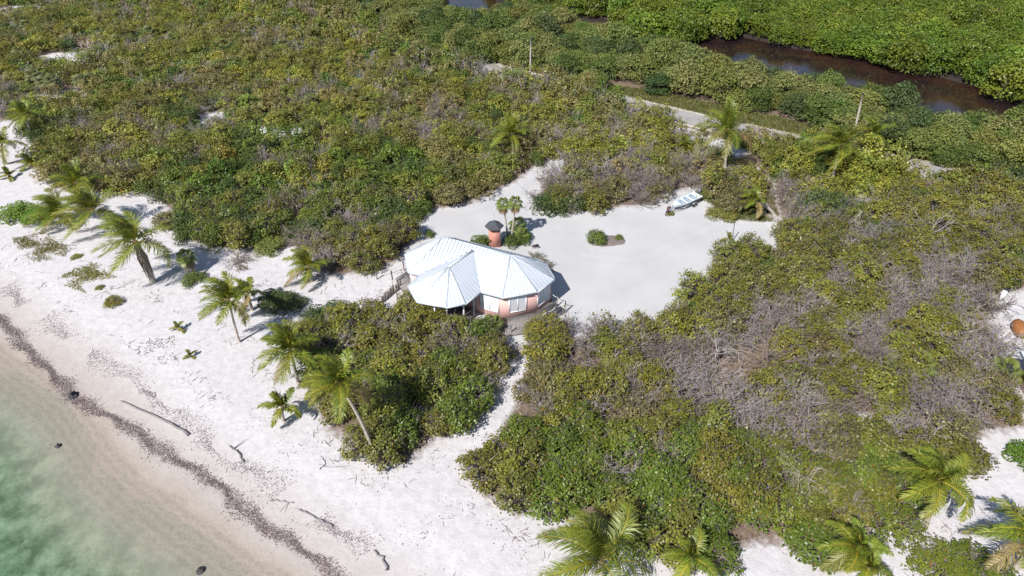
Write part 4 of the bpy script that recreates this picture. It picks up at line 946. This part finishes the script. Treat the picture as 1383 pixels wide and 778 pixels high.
WORD = {('sea_grape', 'olive'): 'olive green sea grape shrub', ('sea_grape', 'yellow'): 'yellowing sea grape shrub', ('sea_grape', 'green'): 'fresh green sea grape shrub', ('sea_grape', 'brown'): 'brown leaved sea grape shrub', ('bare', 'grey'): 'bare grey twiggy shrub', ('bare', 'sparse'): 'twiggy shrub with few leaves',
        ('green', 'dark'): 'dark green fine leaved bush', ('green', 'mid'): 'mid green fine leaved bush', ('green', 'light'): 'pale green fine leaved bush', ('green', 'bright'): 'bright green bush', ('tree', 'button'): 'pale olive bushy tree', ('tree', 'mid'): 'mid green bushy tree', ('tree', 'light'): 'light green bushy tree', ('tree', 'dark'): 'dark green bushy tree', ('mangrove', 'mang'): 'bright green mangrove tree'}
GROUPS = {'sea_grape': 'sea grape shrubs of the coastal scrub', 'bare': 'bare twiggy shrubs of the coastal scrub', 'green': 'fine leaved bushes of the coastal scrub', 'tree': 'bushy trees between road and lagoon', 'mangrove': 'mangrove trees around the lagoon'}
rp = np.random.default_rng(5)
def plant(kd, sb, x, y, sc, zs, label, group):
    lst = PROT[kd][sb]; me_l, me_b, fn, bn = lst[rp.integers(0, len(lst))]; nm, cat = NAMES[kd]
    o = thing(nm, label, cat, (x, y, z1(x, y)-.03), rp.uniform(0, 2*PI), group); o.scale = (sc, sc, zs)
    link(bn, me_b, o); link(fn, me_l, o)
for kd, sb, px, py, sc, zs, lab in own:
    q = G(px, py); plant(kd, sb, q[0], q[1], sc, zs, lab, None)
LIMIT = {'sea_grape': 290, 'bare': 290, 'green': 250, 'tree': 290, 'mangrove': 290}
rest = {}
for kd in LIMIT:
    L = [p for p in plants if p[0] == kd]
    inv = lambda p: (-40 < p[6] < 1423) and (-35 < p[7] < 850)
    L = [p for p in L if -260 < p[6] < 1643 and p[7] > -75]
    L.sort(key=lambda p: (0 if inv(p) else 1, p[3]))
    nv = sum(1 for p in L if inv(p)); k = min(LIMIT[kd], nv)
    for p in L[:k]:
        plant(kd, p[1], p[2], p[3], p[4], p[5], WORD[(kd, p[1])]+' '+relation(p[2], p[3]), GROUPS[kd])
    rest[kd] = L[k:]
    print('PLANTS', kd, nv, 'in view', len(L))
STUFF = {'sea_grape': ('distant_scrub', 'mass of olive and brown sea grape scrub spreading to the far left'), 'bare': ('distant_twigs', 'grey bare twigs mixed through the far scrub'), 'green': ('distant_bushes', 'mixed fine leaved green bushes through the far scrub'), 'tree': ('distant_woodland', 'low mixed woodland beyond the road out to the frame edges'), 'mangrove': ('mangrove_forest', 'dense bright green mangrove forest spreading beyond the lagoon')}
for kd, L in rest.items():
    if not L: continue
    mb = MB()
    for p in L:
        lst = FAR[kd][p[1] if p[1] in FAR[kd] else 'grey']; parts = lst[rp.integers(0, len(lst))]; a = rp.uniform(0, 2*PI); ca, sa = math.cos(a), math.sin(a)
        Rm = np.array([[ca, sa, 0], [-sa, ca, 0], [0, 0, 1]]); tint = (1+rp.normal(0, .2))*np.array([1+rp.normal(0, .08), 1, 1])
        for V, Fs, Cc in parts:
            W = (V*[p[4], p[4], p[5]]) @ Rm + [p[2], p[3], -.02]; n0 = mb.n
            mb.v.append(W); mb.c.append(np.clip(Cc*tint, 0, .9)); mb.n += len(W)
            for F in Fs: mb.f.setdefault(F.shape[1], []).append(F+n0)
    nm, lab = STUFF[kd]
    o = mb.build(nm, {'sea_grape': M['sgleaf'], 'bare': M['twig'], 'green': M['fineleaf'], 'tree': M['fineleaf'], 'mangrove': M['mangleaf']}[kd]); tag(o, lab, 'vegetation', None, 'stuff')

# ------------------------------------------------------------------ ground cover: grass, litter, seaweed
def blades(poly_px, n, hgt, cols, name, label, cat, wd=.05, world=None, fall=True, seed=1):
    r = np.random.default_rng(seed); P = world if world is not None else GP(poly_px); lo, hi = P.min(0), P.max(0); X = r.uniform(lo[0], hi[0], n*5); Y = r.uniform(lo[1], hi[1], n*5)
    k = inside(P, X, Y)
    if fall: k &= (sdf(P, X, Y) > r.uniform(-.1, 1.3, len(X))**2) & (np.sin(X*1.7+np.sin(Y*2.1)*1.3)+np.sin(Y*1.9+X*.6) > r.uniform(-1.6, 1.2, len(X)))
    X, Y = X[k][:n], Y[k][:n]; m = len(X); Z = zt(X, Y); B = np.stack([X, Y, Z], 1); d = r.normal(0, .7, (m, 3)); d[:, 2] = 1; d /= np.linalg.norm(d, axis=1)[:, None]; h = hgt*r.uniform(.5, 1.3, (m, 1))
    s = r.normal(0, 1, (m, 3)); s[:, 2] = 0; s /= np.linalg.norm(s, axis=1)[:, None]; s *= wd
    V = np.stack([B-s, B+s, B+d*h+s*.2, B+d*h-s*.2], 1).reshape(-1, 3); cc = np.array(cols)[r.integers(0, len(cols), m)]*(1+r.normal(0, .15, (m, 1)))
    mb = MB().add(V, np.arange(m*4).reshape(m, 4), np.repeat(np.clip(cc, .01, .9), 4, 0)); return tag(mb.build(name, M['fineleaf']), label, cat, None, 'stuff')
GR = [(.27, .25, .075), (.20, .21, .05), (.33, .28, .10)]
blades([(15, 322), (60, 312), (95, 330), (88, 348), (45, 355), (25, 340)], 2300, .2, GR, 'beach_grass', 'sparse yellow grass on the left beach beside the creeper', 'grass', seed=1)
blades([(75, 378), (115, 352), (150, 360), (158, 375), (110, 385), (118, 398), (90, 388)], 2000, .2, GR+[(.20, .26, .06)], 'beach_grass', 'sparse yellow green grass on the sand below the shaggy palm', 'grass', seed=2)
blades([(195, 462), (235, 452), (238, 470), (215, 485), (192, 480)], 260, .15, [(.25, .2, .17), (.18, .14, .12)], 'dry_vine', 'dry brown vine tangle on the sand by the seedlings', 'grass', seed=3)
blades([(820, 127), (905, 145), (1005, 168), (1108, 192), (1120, 178), (1050, 158), (960, 140), (880, 122), (800, 112)], 15000, .4, [(.13, .16, .035), (.17, .18, .05), (.22, .20, .075)], 'roadside_grass', 'tall green and yellow grass along the far side of the road', 'grass', .07, fall=False, seed=4)
blades([(1190, 203), (1290, 222), (1383, 242), (1390, 252), (1300, 232), (1195, 212)], 4000, .35, [(.17, .17, .05), (.24, .21, .09)], 'roadside_grass', 'dry grass strip beside the right end of the road', 'grass', .07, fall=False, seed=5)
blades([(990, 215), (1010, 212), (1042, 245), (1052, 292), (1040, 296), (1024, 262), (990, 232)], 9000, .25, [(.20, .19, .09), (.15, .16, .06), (.28, .24, .13)], 'track_grass', 'short dry grass on the track behind the clearing', 'grass', .06, seed=6)
blades([(955, 272), (1010, 270), (1045, 285), (1048, 300), (990, 299), (957, 292)], 3500, .3, [(.13, .16, .03), (.17, .17, .05)], 'clearing_grass', 'green grass around the bushes right of the boat', 'grass', .06, seed=7)
mulch = GP([(790, 326), (800, 317), (830, 316), (853, 324), (850, 331), (820, 333), (797, 332)]); mc = mulch.mean(0)
bed = thing('mulch_bed', 'low bed of brown mulch around a small bush in the clearing', 'planting bed', (*mc, z1(*mc)))
mb = MB(); k = len(mulch); o2 = [np.array([*(p-mc), -.05]) for p in mulch]; i2 = [np.array([*((p-mc)*.6), .16]) for p in mulch]
mb.add(o2+i2, [[i, (i+1) % k, k+(i+1) % k, k+i] for i in range(k)]); mb.poly(i2); mb.build('mulch', M['mulch'], bed, smooth=True)

def flakes(name, label, P, size, cols, flat=.25, seed=0, thin=.45):
    r = np.random.default_rng(seed); m = len(P); Nn = r.normal(0, flat, (m, 3))+[0, 0, 1]; mb = MB(); c = np.array(cols)[r.integers(0, len(cols), m)]*(1+r.normal(0, .2, (m, 1)))
    leaves(mb, P, Nn, size*r.uniform(.4, 1.5, m), c, r, 5, thin); return tag(mb.build(name, M['weed']), label, 'seaweed' if 'weed' in name else 'litter', None, 'stuff')
def along(line, n, sig, r, clump=.5):
    seg = np.linalg.norm(np.diff(line, axis=0), axis=1); cs = np.concatenate([[0], np.cumsum(seg)]); t = r.uniform(0, cs[-1], n); i = np.clip(np.searchsorted(cs, t)-1, 0, len(seg)-1); f = ((t-cs[i])/seg[i])[:, None]
    p = line[i]*(1-f)+line[i+1]*f; tg = (line[i+1]-line[i])/seg[i][:, None]; nn = np.stack([-tg[:, 1], tg[:, 0]], 1)
    wob = .16*np.sin(t*.55)+.12*np.sin(t*1.7+1); sg = sig*(.7+.45*np.sin(t*.9)*np.sin(t*.37+2))
    p = p+nn*(wob[:, None]+r.normal(0, 1, (n, 1))*sg[:, None]); return p
rw = np.random.default_rng(31); p = along(wrack, 40000, .42, rw); flakes('seaweed_wrack', 'band of dry purple brown seaweed along the high tide line', np.c_[p, zt(p[:, 0], p[:, 1])+.03], .12, [(.19, .145, .15), (.26, .205, .205), (.13, .10, .105), (.33, .27, .255)], .5, 1)
p = along(wrack2, 9000, .75, rw); keep = np.sin(p[:, 0]*.9)+np.sin(p[:, 1]*1.1) > -.3; p = p[keep]; flakes('seaweed_line', 'thin broken line of old seaweed higher up the beach', np.c_[p, zt(p[:, 0], p[:, 1])+.02], .12, [(.20, .165, .18), (.28, .235, .24)], .4, 2)
X = rw.uniform(-60, 40, 60000); Y = rw.uniform(22, 75, 60000); kk = inside(beach, X, Y) & (segdist(shore, X, Y) > 7) & ~inside(sea_poly, X, Y)
cl = np.sin(X*.8+np.sin(Y*.7)*2)+np.sin(Y*.9+np.sin(X*.5)*2); kk &= (cl > rw.uniform(-.2, 2.6, len(X))); X, Y = X[kk][:8500], Y[kk][:8500]
flakes('beach_litter', 'scattered dry leaves and twigs on the white beach sand', np.c_[X, Y, zt(X, Y)+.015], .15, [(.28, .22, .20), (.20, .155, .14), (.36, .29, .25)], .3, 3)
cl = np.sin(X*1.3+np.sin(Y*1.1)*2)+np.sin(Y*1.5+np.sin(X*.8)*2); kk = cl > .3; X, Y = X[kk][:2200], Y[kk][:2200]
flakes('beach_twigs', 'thin dark twigs and dead runners strewn on the white beach sand', np.c_[X, Y, zt(X, Y)+.03], .75, [(.22, .18, .165), (.17, .14, .13)], .12, 5, .045)
X = rw.uniform(-60, 10, 3000); Y = rw.uniform(22, 60, 3000); dd = segdist(shore, X, Y); kk = (dd < 7) & ~inside(sea_poly, X, Y); X, Y = X[kk], Y[kk]
flakes('beach_pebbles', 'small pebbles and shells on the damp sand', np.c_[X, Y, zt(X, Y)+.01], .09, [(.14, .12, .1), (.6, .55, .5), (.2, .17, .15)], .3, 4)
def log(label, pts, r, m, name='driftwood_log', forks=0, seed=0):
    rr_ = np.random.default_rng(seed); P = np.array([G(*q) for q in pts]); r *= .78; P[:, 2] = zt(P[:, 0], P[:, 1])+r*.7; c = P[len(P)//2]*1.0; t = np.linspace(0, 1, 10); ts = np.linspace(0, 1, len(P)); Q = np.stack([np.interp(t, ts, P[:, j]) for j in range(3)], 1)-c
    Q[1:-1] += rr_.normal(0, .06, (8, 3))*[1, 1, .3]
    o = thing(name, label, 'driftwood', c); MB().tube(Q, np.linspace(r*.6, r, 10)*(1+rr_.normal(0, .06, 10)), 6).build('log', m, o)
    for k in range(forks):
        i = rr_.integers(2, 8); d = rr_.normal(0, .5, 3); d[2] = .15; MB().tube([Q[i], Q[i]+d, Q[i]+d*1.8+rr_.normal(0, .1, 3)*[1, 1, 0]], [r*.5, r*.35, r*.2], 5).build('branch', m, o)
log('long thin driftwood log lying on the sand above the seaweed band', [(161, 537), (185, 549), (215, 562), (238, 574), (254, 585)], .17, M['drift'], forks=1, seed=1)
log('straight grey driftwood pole at the foot of the beach', [(403, 685), (425, 697), (449, 709)], .13, M['drift'], seed=2)
log('short curved driftwood log near the bottom edge', [(505, 741), (516, 751), (522, 767)], .14, M['drift'], seed=3)
log('small forked driftwood branch in the middle of the lower beach', [(309, 600), (320, 608), (329, 622)], .12, M['drift'], forks=2, seed=4)
log('small driftwood stick beside the grey driftwood pole', [(365, 671), (382, 674), (396, 676)], .08, M['drift'], forks=1, seed=5)
log('thin driftwood twig on the sand below the curved trunk palm', [(433, 617), (440, 628), (432, 634)], .06, M['drift'], forks=2, seed=6)
log('pale fallen trunk lying beside the bottom edge palm', [(826, 735), (850, 738), (872, 743)], .16, M['deadwood'], forks=0, seed=7)
log('pale fallen log at the edge of the thicket right of the beach path', [(650, 668), (662, 676), (671, 684)], .1, M['deadwood'], forks=1, seed=8)
log('pale short log standing in the right thicket above the sand patch', [(1151, 560), (1154, 548), (1156, 536)], .16, M['deadwood'], seed=9)
for i, (px, py, r_, lab) in enumerate([(98, 534, .45, 'dark rock on the damp sand at the end of the seaweed band'), (270, 768, .3, 'mossy dark stone in the shallow water near the bottom edge'), (77, 600, .25, 'small dark stone awash at the waterline')]):
    q = G(px, py, -.7); z = z1(q[0], q[1]); o = thing('rock', lab, 'rock', (q[0], q[1], z)); mb = MB(); rr_ = np.random.default_rng(i); zz = np.linspace(-.3, 1, 5)
    for dx, s in ((0, 1), (r_*.6, .6)): mb.tube([[dx+rr_.normal(0, .04), rr_.normal(0, .04), z_*r_*.7*s] for z_ in zz], r_*s*np.sqrt(np.clip(1.05-zz**2, .05, 1))*(1+rr_.normal(0, .1, 5)), 8)
    mb.build('stone', M['stone'], o)
